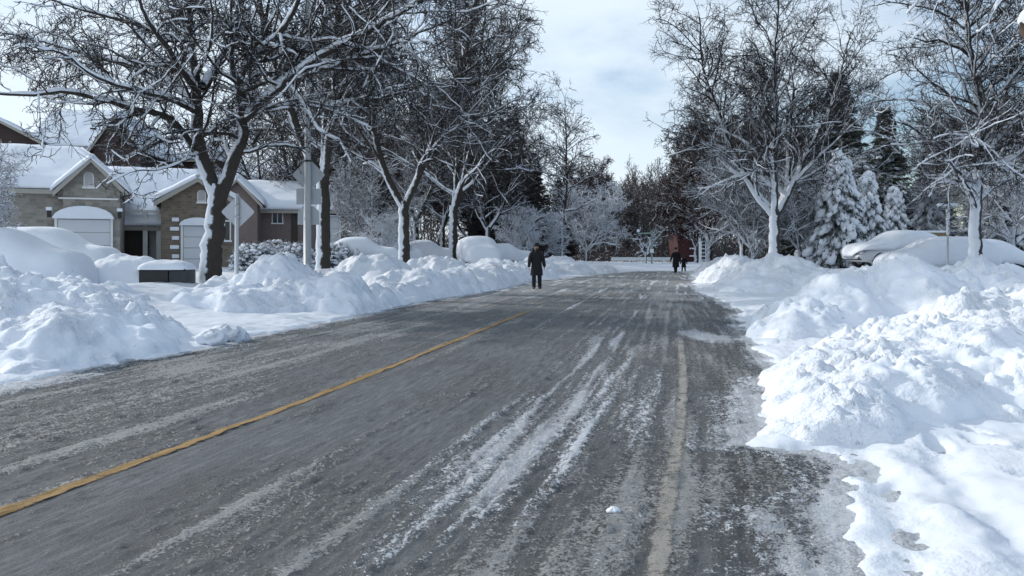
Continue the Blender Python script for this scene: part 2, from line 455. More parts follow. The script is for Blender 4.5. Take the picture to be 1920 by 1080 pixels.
# road-edge snow spilling on to the tarmac
dl = RX - xl(RY); dr = xr(RY) - RX
snow += .85 * smooth(.55, -.1, dl + .35 * blot) + .66 * smooth(.8, -.1, dr + .3 * blot)
snow += .55 * smooth(.9, .3, np.hypot((RX - 2.35 + .0), 0 * RY) ) * 0
snow += 1.0 * smooth(1.1, .3, np.hypot((RX - 3.15) / .42, (RY - 13.4) / 1.5) )            # snow patch left by the kerb
snow += .85 * smooth(-.1, .5, blot + .12) * g(W, .75, .5) * smooth(4.75, 4.2, RY)
snow += .5 * smooth(1.3, .2, np.hypot((RU + 3.3) / .45, (RY - 6.3) / .7))
grit = .36 + .24 * blot + .24 * st2 + .10 * st1
grit += .55 * g(RU, -.68 + wav, .10) * smooth(8.6, 6.8, RY) + .40 * g(RU, -2.1, 1.0) * smooth(60, 5, RY) + .16 * g(W, -1.4, .9) * smooth(7.5, 4, RY)
grit += .52 * g(RU, 1.22 + wav * .6, .045) * smooth(8, 6, RY) + .40 * g(RU, 1.95 - wav, .05) * smooth(8, 5, RY) + .42 * g(RU, .24, .07) * smooth(22, 16, RY) * smooth(6, 11, RY)
grit += .28 * g(W, -.4, .5) + .18 * g(W, .5, .45)
grit += .52 * ramp_far
grit -= .22 * g(RU, .55, .5) * smooth(14, 8, RY) + .28 * g(RU, 1.6, .35) * smooth(12, 5, RY) * .5
_r = np.random.default_rng(12)
for k in range(26):
    u0 = _r.uniform(-3.2, 4.4); wd = _r.uniform(.02, .055); am = _r.uniform(.18, .42); ph = _r.uniform(0, 50)
    ln = am * g(RU, u0 + .10 * perlin(RY * .1, RU * 0 + ph, 90 + k), wd) * smooth(-.25, .35, perlin(RY * .16 + ph, RU * 0 + k * 3.7, 91))
    grit += ln
    if k % 3 == 0: snow += .75 * ln * smooth(6, 16, RY)
gzr = ground_z(RX, RY, False)
snow += .30 * smooth(-.125, -.03, gzr) + .65 * smooth(-.075, -.005, gzr) * smooth(9, 5, RY) + .3 * smooth(-.06, 0, gzr)
wet = .70 * smooth(.1, .5, W) * smooth(40, 22, RY) * (.7 + .6 * blot) + .35 * g(W, -.1, .5) + .25 * smooth(.1, .6, blot)
wet = np.clip(wet, 0, 1)
hz = .010 * smooth(.3, .9, snow + .6 * fbm(RX * 12, RY * 8, 51, 3)) + .011 * smooth(.35, .8, grit + .6 * fbm(RX * 13, RY * 10, 53, 3)) + .003 * fbm(RX * 3, RY * 2, 57, 3)
hz += .03 * slabs(RX * 11, RY * 11, 63, .5) * smooth(.25, .7, np.maximum(grit, snow)) * smooth(12, 7, RY)
hz += .02 * lumps(RX * 9, RY * 9, 61, .10) * smooth(.3, .5, grit + snow) * smooth(14, 8, RY)
RZ = hz - .03 * smooth(62, 66, RY)
uvr = np.stack([RU, RY], -1).reshape(-1, 2)
structure(link('road', grid_mesh('road', RX, RY, RZ, M_ROAD, uv=uvr, attrs={'snow': snow.ravel(), 'grit': grit.ravel(), 'wet': wet.ravel()})))

def line_mat(name, c, thr):
    m, nt, b = mat(name)
    p = worldpos(nt); n = noise(nt, 3.5, p, 4, .6); f = noise(nt, 70, p, 4, .7); f2 = noise(nt, 24, p, 5, .7)
    cc = mixc(nt, f2, tuple(x * .62 for x in c), tuple(x * 1.15 for x in c))
    nt.links.new(cc, b.inputs['Base Color']); b.inputs['Roughness'].default_value = .8
    e = N(nt, 'ShaderNodeAttribute', attribute_name='edge').outputs['Fac']
    v = math_(nt, 'ADD', math_(nt, 'MULTIPLY', n, .7), math_(nt, 'ADD', math_(nt, 'MULTIPLY', f2, .8), math_(nt, 'MULTIPLY', f, .7)))
    v = math_(nt, 'ADD', v, math_(nt, 'MULTIPLY', e, .45))
    worn = math_(nt, 'MULTIPLY', ramp(nt, v, thr, thr + .30), .93)
    tr = nt.nodes.new('ShaderNodeBsdfTransparent'); mx = nt.nodes.new('ShaderNodeMixShader')
    nt.links.new(worn, mx.inputs[0]); nt.links.new(b.outputs[0], mx.inputs[1]); nt.links.new(tr.outputs[0], mx.inputs[2])
    nt.links.new(mx.outputs[0], nt.nodes['Material Output'].inputs['Surface'])
    bump(nt, f, .6, .008, b)
    return m
def strip(name, u0, w, y0, y1, m):
    ys = np.exp(np.arange(math.log(y0), math.log(y1), .02)); us = np.linspace(-w / 2, w / 2, 9)
    Yg = np.repeat(ys[:, None], 9, 1)
    jit = perlin(Yg * 5, np.repeat(us[None], len(ys), 0) * 0, 3) * .010
    Xg = xc(Yg) + u0 + us[None] + jit
    fu = (u0 + us[None] - ru[0]) / .027; iu = np.clip(fu.astype(int), 0, len(ru) - 2); iu = np.repeat(iu, len(ys), 0); iy = np.clip(np.searchsorted(ry, ys) - 1, 0, len(ry) - 2)[:, None]
    Zg = np.maximum(np.maximum(RZ[iy, iu], RZ[iy, iu + 1]), np.maximum(RZ[iy + 1, iu], RZ[iy + 1, iu + 1])) + .004
    edge = np.repeat((np.abs(us) / (w / 2))[None] ** 4, len(ys), 0)
    return structure(link(name, grid_mesh(name, Xg, Yg, Zg, m, attrs={'edge': edge.ravel()})))
strip('yellow_centre_line', 0, .105, 2, 19.5, line_mat('worn_yellow_paint', (.37, .225, .08), 1.12))
strip('white_edge_line', 3.57, .125, 2, 12.6, line_mat('dirty_white_paint', (.34, .32, .285), 1.04))

# ------------------------------------------------------------------ snow banks
def bank(label, lobes, res, seed, rough=1.0, rot=None, group=None):
    L = np.array([(x, y, rx, ry, h) for x, y, rx, ry, h in lobes])
    x0 = (L[:, 0] - L[:, 2]).min() - .6; x1 = (L[:, 0] + L[:, 2]).max() + .6
    y0 = (L[:, 1] - L[:, 3]).min() - .6; y1 = (L[:, 1] + L[:, 3]).max() + .6
    X, Y = np.meshgrid(np.arange(x0, x1, res), np.arange(y0, y1, res))
    wx = fbm(X * .9, Y * .9, seed, 3) * .38; wy = fbm(X * .9, Y * .9, seed + 9, 3) * .38
    H = np.zeros_like(X)
    for x, y, rx, ry, h in lobes:
        d = np.hypot((X + wx - x) / rx, (Y + wy - y) / ry)
        # steep sides, rounded crest
        prof = np.where(d < 1, (1 - d ** 1.7) ** 1.15, 0)
        H = np.maximum(H, h * prof) + .06 * np.minimum(H, h * prof)
    sd = np.maximum(xl(Y) - X, X - xr(Y)) + .22 * fbm(X * 2.2, Y * 2.2, seed + 77, 3)
    H = H * smooth(-.12, 1.0, sd) ** .8
    on = smooth(.02, .3, H)
    pm = .18 + .95 * smooth(-.25, .35, fbm(X * .8, Y * .8, seed + 60, 2))
    H2 = H * .96 + on * rough * (fbm(X * 1.3, Y * 1.3, seed + 20, 5, .55) * .10 + slabs(X * 1.5, Y * 1.5, seed + 3, .6, 2.0) * .30 * smooth(.1, .6, H)
                           + slabs(X * 3.6, Y * 3.6, seed + 5, .75) * .20 * pm + slabs(X * 7, Y * 7, seed + 6, .8) * .16 * pm + slabs(X * 13, Y * 13, seed + 8, .8) * .10 * pm + slabs(X * 22, Y * 22, seed + 9, .6) * .05 * pm + fbm(X * 6, Y * 6, seed + 30, 3) * .012 - .04)
    H2 = H2 + smooth(0, .06, H) * slabs(X * 6, Y * 6, seed + 15, .3) * .09
    z = ground_z(X, Y, False) * smooth(.9, .15, H) + .02 + np.where(H > 0, H2, 0) - .16 * smooth(.10, 0, H)
    keep = H > -.01
    keep = smooth(.10, 0, H) < .999
    me = grid_mesh('snowbank', X, Y, z, M_SNOW_BANK, keep=keep)
    o = link('snowbank', me)
    return tag(o, label, 'snow bank', group)
bank('big ploughed snow bank at the left edge of the road, nearest on that side', [(-7.9,11.6,3.3,2.9,1.22),(-10.6,11.2,3.4,3.2,1.35),(-6.0,10.6,1.8,2.0,.55)], .045, 101)
bank('peaked snow bank beside the diamond sign post left of the road', [(-5.8,19.9,1.75,1.7,1.42),(-6.1,18.2,1.7,1.5,.66),(-4.4,19.3,2.0,1.5,.85),(-3.6,18.6,1.2,1.2,.4),(-3.1,20.8,1.7,1.6,.55),(-9.4,16.2,1.8,1.8,.5)], .06, 202)
bank('snow bank in front of the tall pole and second forked tree on the left', [(-4.8,27.2,2.3,2.1,1.38),(-3.1,25.8,1.9,1.9,.95),(-2.4,24.2,1.2,1.1,.4),(-1.9,28.3,1.8,2.2,.85),(-3.3,23.3,1.6,1.6,.55)], .08, 303)
bank('snow bank in front of the third forked tree on the left', [(-3.2,33.2,2.5,2.4,1.36),(-1.5,31.5,1.9,1.9,.85),(-.6,35,1.8,3,.9)], .09, 404)
bank('snow bank behind the man walking on the road', [(-.9,41,2.6,3.2,1.15),(.1,38,1.3,2,.6),(1.1,44.5,1.5,2.5,.85)], .11, 505)
bank('farthest snow bank on the left, tapering to the road end', [(3.0,52,2.7,4.2,1.2),(5.2,57,2.5,4,.8),(1.4,49,2,3,1.1)], .13, 606)
bank('nearest snow bank on the right, broad and covered in lumps', [(6.7,9.3,3.4,2.8,1.0),(4.7,8.1,2.4,2.1,.6),(3.2,7.2,1.5,1.5,.36),(2.35,6.3,.9,.75,.26)], .032, 707, 1.0)
bank('high snow bank in front of the buried cars right of the road', [(7.25,14.9,2.3,2.3,1.3),(5.7,14.4,1.9,1.9,.86),(4.7,13.6,1.2,1.6,.5)], .05, 808)
bank('snow bank right of the high one with a sunlit left flank', [(10.7,18.3,2.2,2.0,1.28)], .07, 909)
bank('snow bank rising at the far right edge of the picture', [(9.3,12.6,2.4,1.7,1.05)], .06, 919)
bank('long far snow bank right of the road beside the white trunked tree', [(9.9,29.6,2.5,2.9,1.36),(11.2,26.6,2.0,1.9,.95),(10.2,36.2,2.0,4.2,1.25),(8.6,27.6,1.4,1.6,.55)], .09, 929)
bank('snow bank beside the two walkers near the road end', [(12.0,44,2.2,4.6,1.22),(14.2,51.5,2.3,5,1.25)], .13, 939)
# loose lumps of ploughed snow on the road edge
def chunk(px, py, r, label, seed, rim=False):
    Y = CH * F / (py - HY); X = (px - CX) / F * Y
    rg = np.random.default_rng(seed)
    th = np.linspace(0, 2 * np.pi, 33)[:-1]; ph = np.linspace(.02, np.pi - .02, 18)
    T, Ph = np.meshgrid(th, ph)
    rr = r * (1 + .28 * fbm(np.cos(T) * 1.7 + seed, np.sin(T) * 1.7 + Ph * 1.5, seed, 4))
    V = np.stack([rr * np.sin(Ph) * np.cos(T) * 1.25, rr * np.sin(Ph) * np.sin(T), rr * np.cos(Ph) * .72], -1).reshape(-1, 3)
    idx = np.arange(len(V)).reshape(T.shape); a = idx[:-1]; b = idx[1:]
    Q = np.stack([a, b, np.roll(b, -1, 1), np.roll(a, -1, 1)], -1).reshape(-1, 4)
    o = link('snow_lump', raw_mesh('snow_lump', V, Q, M_SNOW_BANK), loc=(X, Y, max(0, float(ground_z(np.array([X]), np.array([Y]), False)[0])) + r * .35))
    return tag(o, label, 'snow lump')
chunk(425, 640, .24, 'grey snow lump at the road edge at the foot of the near left bank', 3)
chunk(398, 648, .17, 'smaller snow lump left of the grey lump at the near left bank', 4)
chunk(1150, 962, .030, 'small slush clod lying on the near right lane', 6)

# ------------------------------------------------------------------ trees
def unit(v): return v / (np.linalg.norm(v, axis=-1, keepdims=True) + 1e-9)

def resample(pts, K):
    pts = np.array(pts, float)
    # catmull-like smoothing by chaikin then resample
    for _ in range(2):
        q = [pts[0]]
        for a, b in zip(pts[:-1], pts[1:]): q += [a * .75 + b * .25, a * .25 + b * .75]
        q.append(pts[-1]); pts = np.array(q)
    d = np.concatenate([[0], np.cumsum(np.linalg.norm(np.diff(pts, axis=0), axis=1))])
    t = np.linspace(0, d[-1], K)
    return np.stack([np.interp(t, d, pts[:, i]) for i in range(3)], -1)

def children(P, R, rng, spacing, lr, ang, K, rr=.55, wob=.18, trop=0., t0=.15, rmin=.005, rmax=9, lmax=9, lmin=.1):
    seg = np.linalg.norm(np.diff(P, axis=1), axis=2); Ln = seg.sum(1)
    n = np.maximum(1, rng.poisson(Ln / spacing))
    idx = np.repeat(np.arange(len(P)), n); M = len(idx)
    t = t0 + (1 - t0) * rng.random(M) ** .85
    f = t * (P.shape[1] - 1); i = np.minimum(f.astype(int), P.shape[1] - 2); fr = (f - i)[:, None]
    p = P[idx, i] * (1 - fr) + P[idx, i + 1] * fr
    tan = unit(P[idx, i + 1] - P[idx, i])
    rad = R[idx, i] * (1 - fr[:, 0]) + R[idx, i + 1] * fr[:, 0]
    rnd = unit(rng.normal(size=(M, 3))); perp = unit(np.cross(tan, rnd))
    a = np.radians(rng.uniform(ang[0], ang[1], M))[:, None]
    d = tan * np.cos(a) + perp * np.sin(a)
    L = np.clip(Ln[idx] * rng.uniform(lr[0], lr[1], M) * (1.15 - .65 * t), lmin, lmax)
    st = (L / (K - 1))[:, None]
    pts = [p]
    bend = rng.normal(size=(M, 3)) * wob * .45
    for k in range(K - 1):
        d = unit(d + rng.normal(size=(M, 3)) * wob + bend + np.array([0, 0, trop]))
        pts.append(pts[-1] + d * st)
    Pn = np.stack(pts, 1)
    r0 = np.clip(np.minimum(rad * rr, L * .03 + .004), rmin, rmax)
    Rn = r0[:, None] * np.linspace(1, .38, K)[None]
    Rn = np.maximum(Rn, rmin * .6)
    return Pn, Rn

def snow_on(P, R, rng, k=1.0, zf=0.):
    """ridge of snow riding on limbs"""
    T = np.gradient(P, axis=1); T = unit(T)
    hor = np.sqrt(np.clip(1 - T[..., 2] ** 2, 0, 1))
    w = smooth(.25, .75, hor) * (1 - zf * smooth(3.5, 7, P[..., 2]))
    nz = rng.random(P.shape[:2]); nz = (nz + np.roll(nz, 1, 1) + np.roll(nz, -1, 1)) / 3
    on = smooth(.25, .45, nz * (.6 + .6 * k))
    r = R * (.35 + .62 * w * on) + .012 * w * on
    off = R * (.25 + .72 * w * on * k) + .012 * w * on
    C = P + off[..., None] * np.array([0, 0, 1.])
    r = np.where(w * on < .22, R * .4, r)
    C = np.where((w * on < .22)[..., None], P, C)
    return C, r

def split_radius(sets):
    return sets

def make_tree(stems, rng, spec, twig_r=.0065, fat=1.0, trunk_sides=14, zf=0.):
    """stems: list of (points, r0, r1). spec: list of child levels. Returns meshes (trunk, crown, snow)."""
    tr = []; sn = []; base_P = []; base_R = []
    for pts, r0, r1 in stems:
        K = 22
        P = resample(pts, K)[None]; Rr = np.linspace(r0, r1, K)[None] ** 1.0
        P = P + np.concatenate([np.zeros((1, 1, 3)), rng.normal(size=(1, K - 1, 3)) * min(.02, r0 * .12)], 1)
        V, Q = tubes(P, Rr, trunk_sides if r0 > .09 else 9); tr.append((V, Q))
        if r0 < 10:
            C, r = snow_on(P, Rr, rng, .75, zf)
            sn.append(tubes(C, r, 8))
        base_P.append(P); base_R.append(Rr)
    P = np.concatenate(base_P); Rr = np.concatenate(base_R)
    # only the branchy stems bear children: skip the first (trunk)
    P, Rr = P[1:], Rr[1:]
    cr = []
    for li, s in enumerate(spec):
        P, Rr = children(P, Rr, rng, **s)
        sides = 6 if li == 0 else (4 if li == 1 else 3)
        (tr if li == 0 else cr).append(tubes(P, Rr * fat, sides))
        if li == 0:
            C, r = snow_on(P, Rr, rng, .5, zf); sn.append(tubes(C, r, 5))
        if li == 1 and s.get('K', 6) > 5:
            pass
    return combine(tr), combine(cr), combine(sn)

def tree_meshes(name, data, bark, twig):
    t, c, s = data
    return (raw_mesh(name + '_trunk', t[0], t[1], bark), raw_mesh(name + '_crown', c[0], c[1], twig), raw_mesh(name + '_snow', s[0], s[1], M_SNOW_SOFT))

def place_tree(name, meshes, label, loc, rz=0, sc=1, group=None, cat='tree'):
    t = thing(name, label, cat, loc, rz, group); t.scale = (sc, sc, sc)
    link('trunk', meshes[0], t); link('crown', meshes[1], t)
    if meshes[2] is not None: link('snow_cover', meshes[2], t)
    return t

# --- the nearest left tree, limb by limb
T1Y = 22.0; base1 = np.array(at(395, 523, T1Y)); base1[2] -= .25
def p1(px, py, dy=0.): return np.array(at(px, py, T1Y + dy)) - base1
rng = np.random.default_rng(1)
stems = [
 ([p1(394,545), p1(396,480), p1(402,430), p1(406,390), p1(410,348)], .31, .24),
 ([p1(408,372), p1(385,318), p1(369,262), p1(369,205), p1(368,155), p1(360,95,.5), p1(356,35,1), p1(350,-70,1)], .21, .05),
 ([p1(412,372), p1(432,318), p1(452,272), p1(456,225), p1(447,175,-.3), p1(452,130,-.5), p1(490,95,-1), p1(535,55,-1.3), p1(575,-30,-2)], .20, .04),
 ([p1(375,300), p1(347,252,-.4), p1(318,216,-.8), p1(262,210,-1.4), p1(215,192,-2), p1(150,176,-2.5), p1(110,170,-3), p1(40,182,-3.4), p1(-40,170,-4)], .105, .025),
 ([p1(369,195), p1(330,165,.5), p1(285,142,1), p1(235,118,1.5), p1(170,105,2), p1(90,80,2.4), p1(10,60,3)], .09, .02),
 ([p1(368,170), p1(335,125,-.7), p1(305,75,-1), p1(280,50,-1.4), p1(250,-30,-2)], .10, .03),
 ([p1(366,210), p1(330,190,-1), p1(270,172,-2), p1(215,160,-2.5), p1(160,135,-3), p1(120,95,-3.4), p1(60,95,-4)], .075, .018),
 ([p1(380,165), p1(405,125,.8), p1(430,80,1.6), p1(450,20,2), p1(475,-60,2.5)], .10, .03),
 ([p1(458,222), p1(485,195,-.3), p1(525,165,-.7), p1(580,118,-1.2), p1(640,85,-1.6), p1(690,60,-2), p1(740,30,-2.4), p1(800,-5,-3), p1(850,-50,-3.4)], .125, .03),
 ([p1(540,155,-.8), p1(600,130,-1.4), p1(660,110,-2), p1(730,85,-2.4), p1(800,55,-3), p1(880,25,-3.3)], .07, .018),
 ([p1(462,225), p1(500,200,.8), p1(560,196,1.5), p1(620,205,2.4), p1(690,235,3)], .06, .012),
 ([p1(450,165), p1(430,120,-1), p1(440,70,-1.6), p1(430,10,-2.2), p1(440,-60,-2.6)], .08, .02),
 ([p1(362,110), p1(345,60,1.5), p1(330,10,2.5), p1(300,-60,3)], .06, .02),
 ([p1(368,140), p1(390,100,-1.6), p1(400,50,-2.6), p1(395,-10,-3.5)], .07, .02),
 ([p1(270,50,-1.4), p1(200,30,-1.6), p1(120,10,-2), p1(40,-25,-2.4)], .05, .015),
 ([p1(640,85,-1.6), p1(680,110,-1), p1(740,125,-.5), p1(800,160,0)], .045, .012),
 ([p1(374,285), p1(350,300,-1.5), p1(300,320,-2.5), p1(250,318,-3.2), p1(200,345,-3.6)], .035, .01),
]
spec1 = [dict(spacing=.28, lr=(.28,.55), ang=(25,75), K=10, rr=.5, wob=.24, trop=.02, rmin=.014, rmax=.05, lmax=3.2, lmin=.8),
         dict(spacing=.19, lr=(.28,.6), ang=(25,80), K=8, rr=.6, wob=.30, trop=-.02, rmin=.011, rmax=.018, lmax=1.4, lmin=.35),
         dict(spacing=.14, lr=(.25,.6), ang=(25,85), K=5, rr=.7, wob=.32, trop=-.03, rmin=.0088, rmax=.012, lmax=.6, lmin=.15)]
d1 = make_tree(stems, rng, spec1)
place_tree('bare_tree', tree_meshes('near_tree', d1, BARK, TWIG), 'nearest big bare tree left of the road, with a snow pocket in its dark fork', tuple(base1))

def auto_stems(rng, H, fork, r, nst=3, lean=18, nlimb=7, spread=1.0, base_lean=(0,0)):
    stems = []
    f = np.array([base_lean[0], base_lean[1], fork])
    stems.append(([(0,0,-.5), (f[0]*.2, f[1]*.2, fork*.4), tuple(f * [.8,.8,1]), tuple(f + [0,0,.1])], r, r*.78))
    az0 = rng.uniform(0, 6.28)
    for i in range(nst):
        az = az0 + i * 2 * np.pi / nst + rng.normal() * .3
        d = np.array([math.cos(az), math.sin(az), 0.]); ln = np.radians(lean * rng.uniform(.8, 1.3)) if nst > 1 else .03
        p = f - np.array([0,0,.25]); pts = [p.copy()]; hh = H - fork; n = 7
        a = ln * 1.5
        for k in range(n):
            v = d * math.sin(a) + np.array([0,0,1.]) * math.cos(a)
            p = p + v * hh / n / max(.6, math.cos(a)); p[:2] += rng.normal(size=2) * .14; pts.append(p.copy()); a *= .86
        rs = r * (.62 if nst > 1 else .8)
        stems.append((pts, rs, rs * .14))
        for j in range(nlimb):
            t = .08 + .8 * (j + rng.random() * .8) / nlimb
            k = min(int(t * n), n - 1); q = np.array(pts[k]) * (1 - (t*n-k)) + np.array(pts[k+1]) * (t*n-k)
            az2 = az + rng.uniform(-2.0, 2.0); d2 = np.array([math.cos(az2), math.sin(az2), 0.])
            Ll = (H * .42) * (1 - .55 * t) * rng.uniform(.75, 1.15) * spread
            el = np.radians(rng.uniform(15, 42) + 22 * t); lp = [q.copy()]; m = 6
            for kk in range(m):
                v = d2 * math.cos(el) + np.array([0,0,1.]) * math.sin(el)
                q = q + v * Ll / m + rng.normal(size=3) * .12 * Ll / 5; lp.append(q.copy()); el += rng.normal() * .16 - .02
            stems.append((lp, rs * (1 - t * .8) * .55, .016))
    return stems
def spec_mid(d=1.0, tr=.0, tw=1.):
    return [dict(spacing=.34 * d, lr=(.28,.55), ang=(25,68), K=8, rr=.5, wob=.22, trop=.03 + tr, rmin=.018, rmax=.045, lmax=2.8, lmin=.8),
            dict(spacing=.23 * d, lr=(.3,.6), ang=(25,72), K=6, rr=.6, wob=.26, trop=.01 + tr, rmin=.0135 * tw, rmax=.02 * tw, lmax=1.3, lmin=.4),
            dict(spacing=.17 * d, lr=(.3,.6), ang=(25,78), K=4, rr=.7, wob=.28, trop=.0 + tr, rmin=.0105 * tw, rmax=.014 * tw, lmax=.65, lmin=.2)]
def gen(seed, H, fork, r, bark, twig, dens=1.0, name='tree', tr=.0, tw=1., zf=.35, **kw):
    rg = np.random.default_rng(seed)
    return tree_meshes(name, make_tree(auto_stems(rg, H, fork, r, **kw), rg, spec_mid(dens, tr, tw), zf=zf), bark, twig)
MT = dict(
 a=gen(11, 14.5, 3.6, .29, BARK, TWIG, 1.2, nst=3, lean=17, nlimb=9, tw=1.0),
 b=gen(12, 15.0, 3.0, .29, BARK, TWIG, 1.05, nst=2, lean=18, nlimb=13, spread=1.12, tw=1.0),
 c=gen(13, 14.0, 3.2, .27, BARK, TWIG_D, 1.02, nst=3, lean=20, nlimb=9, spread=1.1, tw=1.25),
 w=gen(14, 11.3, 2.5, .27, BARK_W, TWIG_D, .88, nst=4, lean=23, nlimb=10, spread=1.0, tw=.75, zf=.85),
 x=gen(15, 11.8, 1.5, .25, BARK_W, TWIG_D, .88, nst=1, lean=4, nlimb=32, spread=1.15, tw=.68, zf=.85),
 s=gen(16, 13.0, 2.2, .18, BARK, TWIG_D, 1.3, nst=1, lean=3, nlimb=34, spread=.62, tw=1.3),
 r=gen(17, 9.0, 1.6, .2, BARK, TWIG_R, .72, nst=4, lean=20, nlimb=9, spread=1.1, tw=1.7),
 f=gen(18, 6.0, 1.0, .13, BARK_W, TWIG_F, .82, nst=4, lean=24, nlimb=8, spread=1.1, tw=1.3),
 d=gen(19, 8.5, 1.5, .18, BARK_W, TWIG_S, .9, nst=4, lean=24, nlimb=8, spread=1.15, tw=1.2),
)
def tree_at(kind, px, Y, label, z=.6, rz=0, sc=1., name='bare_tree', group=None):
    return place_tree(name, MT[kind], label, ((px - CX) / F * Y, Y, z), rz, sc, group)
tree_at('a', 606, 30, 'bare forked tree behind the tall pole with several signs, left of the road', .7, .4)
tree_at('b', 757, 37, 'bare tree with a low fork, third along the left side of the road', .7, 1.9)
tree_at('c', 850, 49, 'bare tree with snow plastered trunk behind the round snow covered car on the left', .7, 3.3, 1.1)
tree_at('c', 915, 62, 'bare tree with dark upright trunk between the round buried car and the man', .6, 5.1, .85)
tree_at('s', 1056, 92, 'tall slender bare tree with one straight stem beyond the dark spruces', .3, .6, 1.48)
# left backdrop trees
for i, (k, px, Y, sc, lb) in enumerate((
    ('d', 330, 70, .9, 'snowy tree behind the low roof between the two stone garages'),
    ('a', 500, 78, 1.0, 'bare tree rising behind the second stone garage'),
    ('c', 560, 68, 1.15, 'bare tree above the long pinkish bungalow'),
    ('r', 690, 62, 1.05, 'brown bushy tree at the right end of the pinkish bungalow'),
    ('a', 780, 74, 1.05, 'bare tree in the second row behind the low forked tree'),
    ('c', 640, 90, 1.35, 'tall dark bare tree in the back row behind the second forked tree'),
    ('c', 740, 100, 1.4, 'tall dark bare tree in the back row between the second and third roadside trees'),
    ('c', 830, 88, 1.15, 'dark bare tree in the back row behind the fourth roadside tree'),
    ('r', 880, 95, 1.5, 'broad dark reddish tree low behind the round buried car'),
    ('r', 1090, 118, 1.45, 'dark reddish tree behind the round frosted tree'),
    ('d', 700, 50, .72, 'small snowy tree in front of the brown bushy tree'))):
    tree_at(k, px, Y, lb, .7, i * 1.37, sc)
# frosted small trees
for i, (px, Y, sc, lb) in enumerate((
    (975, 72, .8, 'frosted white small tree directly behind the man'),
    (1020, 82, .8, 'frosted white small tree right of the man'),
    (1100, 98, 1.45, 'round frosted white tree near the end of the left bank'),
    (728, 46, .5, 'frosted shrub sized tree left of the low forked tree trunk'))):
    tree_at('f', px, Y, lb, .4, i * 2.1, sc, 'frosted_tree')
tree_at('f', -60, 21, 'snowy small tree cut by the left picture edge beside the buried cars', 1.0, .9, .5, 'frosted_tree')
# right-hand trees
tree_at('w', 1452, 33, 'white trunked bare tree with a wide crown on the far right bank', .8, 2.4, .92)
tree_at('x', 1828, 26, 'bare tree with low spreading snowy limbs beside the buried cars on the right', .8, .4, .92)
tree_at('r', 1330, 56, 'dark reddish tree beside the red building', .5, .2, 1.05)
tree_at('r', 1392, 50, 'dark reddish tree left of the white trunked tree', .5, 2.9, .95)
tree_at('r', 1305, 92, 'dark reddish tree overhanging the red building', .3, 5.2, 1.25)
tree_at('r', 1440, 66, 'dark reddish tree behind the fork of the white trunked tree', .4, 1.2, .9)
tree_at('d', 1412, 44, 'low snowy multi stemmed tree just left of the white trunk', .6, 1.0, .75)
tree_at('d', 1500, 44, 'low snowy tree just right of the white trunk', .6, 3.0, .7)
tree_at('d', 1700, 52, 'snowy tree behind the buried cars on the right', .6, 2.0, .95)
tree_at('d', 1900, 44, 'snowy tree at the right picture edge behind the spreading tree', .6, 5.0, 1.0)
tree_at('c', 1940, 60, 'bare tree rising at the right picture edge in the background', .5, 5.6, .8)

# far woodland beyond the road end: one mass
def far_wood():
    rg = np.random.default_rng(77); parts = []
    for i in range(60):
        px = rg.uniform(1075, 1330) if i < 42 else rg.uniform(700, 1500)
        Y = rg.uniform(112, 160); H = rg.uniform(.72, 1.0) * (15.5 if px > 1180 else 13.5) * Y / 135
        st = auto_stems(rg, H, rg.uniform(1, 3), .2, nst=rg.integers(2, 4), lean=12, nlimb=7, spread=.8)
        sp = [dict(spacing=.8, lr=(.25,.5), ang=(20,60), K=5, rr=.5, wob=.2, trop=.06, rmin=.05, rmax=.08, lmax=2.8, lmin=.9),
              dict(spacing=.42, lr=(.3,.6), ang=(20,60), K=4, rr=.6, wob=.22, trop=.04, rmin=.034, rmax=.045, lmax=1.8, lmin=.6)]
        a, b, _ = make_tree(st, rg, sp, trunk_sides=6)
        off = np.array([(px - CX) / F * Y, Y, 0])
        parts += [(a[0] + off, a[1]), (b[0] + off, b[1])]
    n = 9000; Y = rg.uniform(104, 170, n); px = rg.uniform(500, 1650, n); X = (px - CX) / F * Y
    p = np.stack([X, Y, np.zeros(n)], -1); d = unit(rg.normal(size=(n, 3)) * .45 + np.array([0, 0, 1.])); L_ = rg.uniform(1.5, 5.5, n) * (Y / 135)
    P = [p]
    for k in range(4):
        d = unit(d + rg.normal(size=(n, 3)) * .22); P.append(P[-1] + d * (L_ / 4)[:, None])
    parts.append(tubes(np.stack(P, 1), np.repeat(np.linspace(.09, .04, 5)[None], n, 0), 3))
    return combine(parts)
fw = far_wood()
o = link('far_woodland', raw_mesh('far_woodland', fw[0], fw[1], bark_mat('hazed_far_bark', (.085, .070, .066), .85))); tag(o, 'mass of bare grey brown trees closing the view at the end of the road', 'woodland'); o['kind'] = 'stuff'  # bark colour lightened to paint distance haze into the far trees

# overhanging near tree at upper right: trunk stands outside the frame
OY = 9.0; ob = np.array([7.6, OY, .4])
def po(px, py, dy=0.): return np.array(at(px, py, OY + dy)) - ob
rng = np.random.default_rng(5)
st = [([(0,0,-.6), (.0,0,1.6), (-.05,.05,3.2), (0,0,5.0)], .2, .13),
      ([(0,0,4.3), tuple(po(2080,-80)), tuple(po(1990,-60,.2)), tuple(po(1880,-30,.3)), tuple(po(1760,-12,.4)), tuple(po(1640,-8,.5)), tuple(po(1560,-14,.6)), tuple(po(1500,0,.7))], .05, .008),
      ([tuple(po(1770,-14,.4)), tuple(po(1748,22,.4)), tuple(po(1752,40,.4)), tuple(po(1722,62,.5)), tuple(po(1700,84,.5))], .011, .005),
      ([tuple(po(1900,-34,.3)), tuple(po(1870,10,.2)), tuple(po(1850,45,.2)), tuple(po(1866,80,.2))], .010, .004),
      ([tuple(po(1620,-8,.5)), tuple(po(1610,30,.5)), tuple(po(1616,62,.5))], .009, .004)]
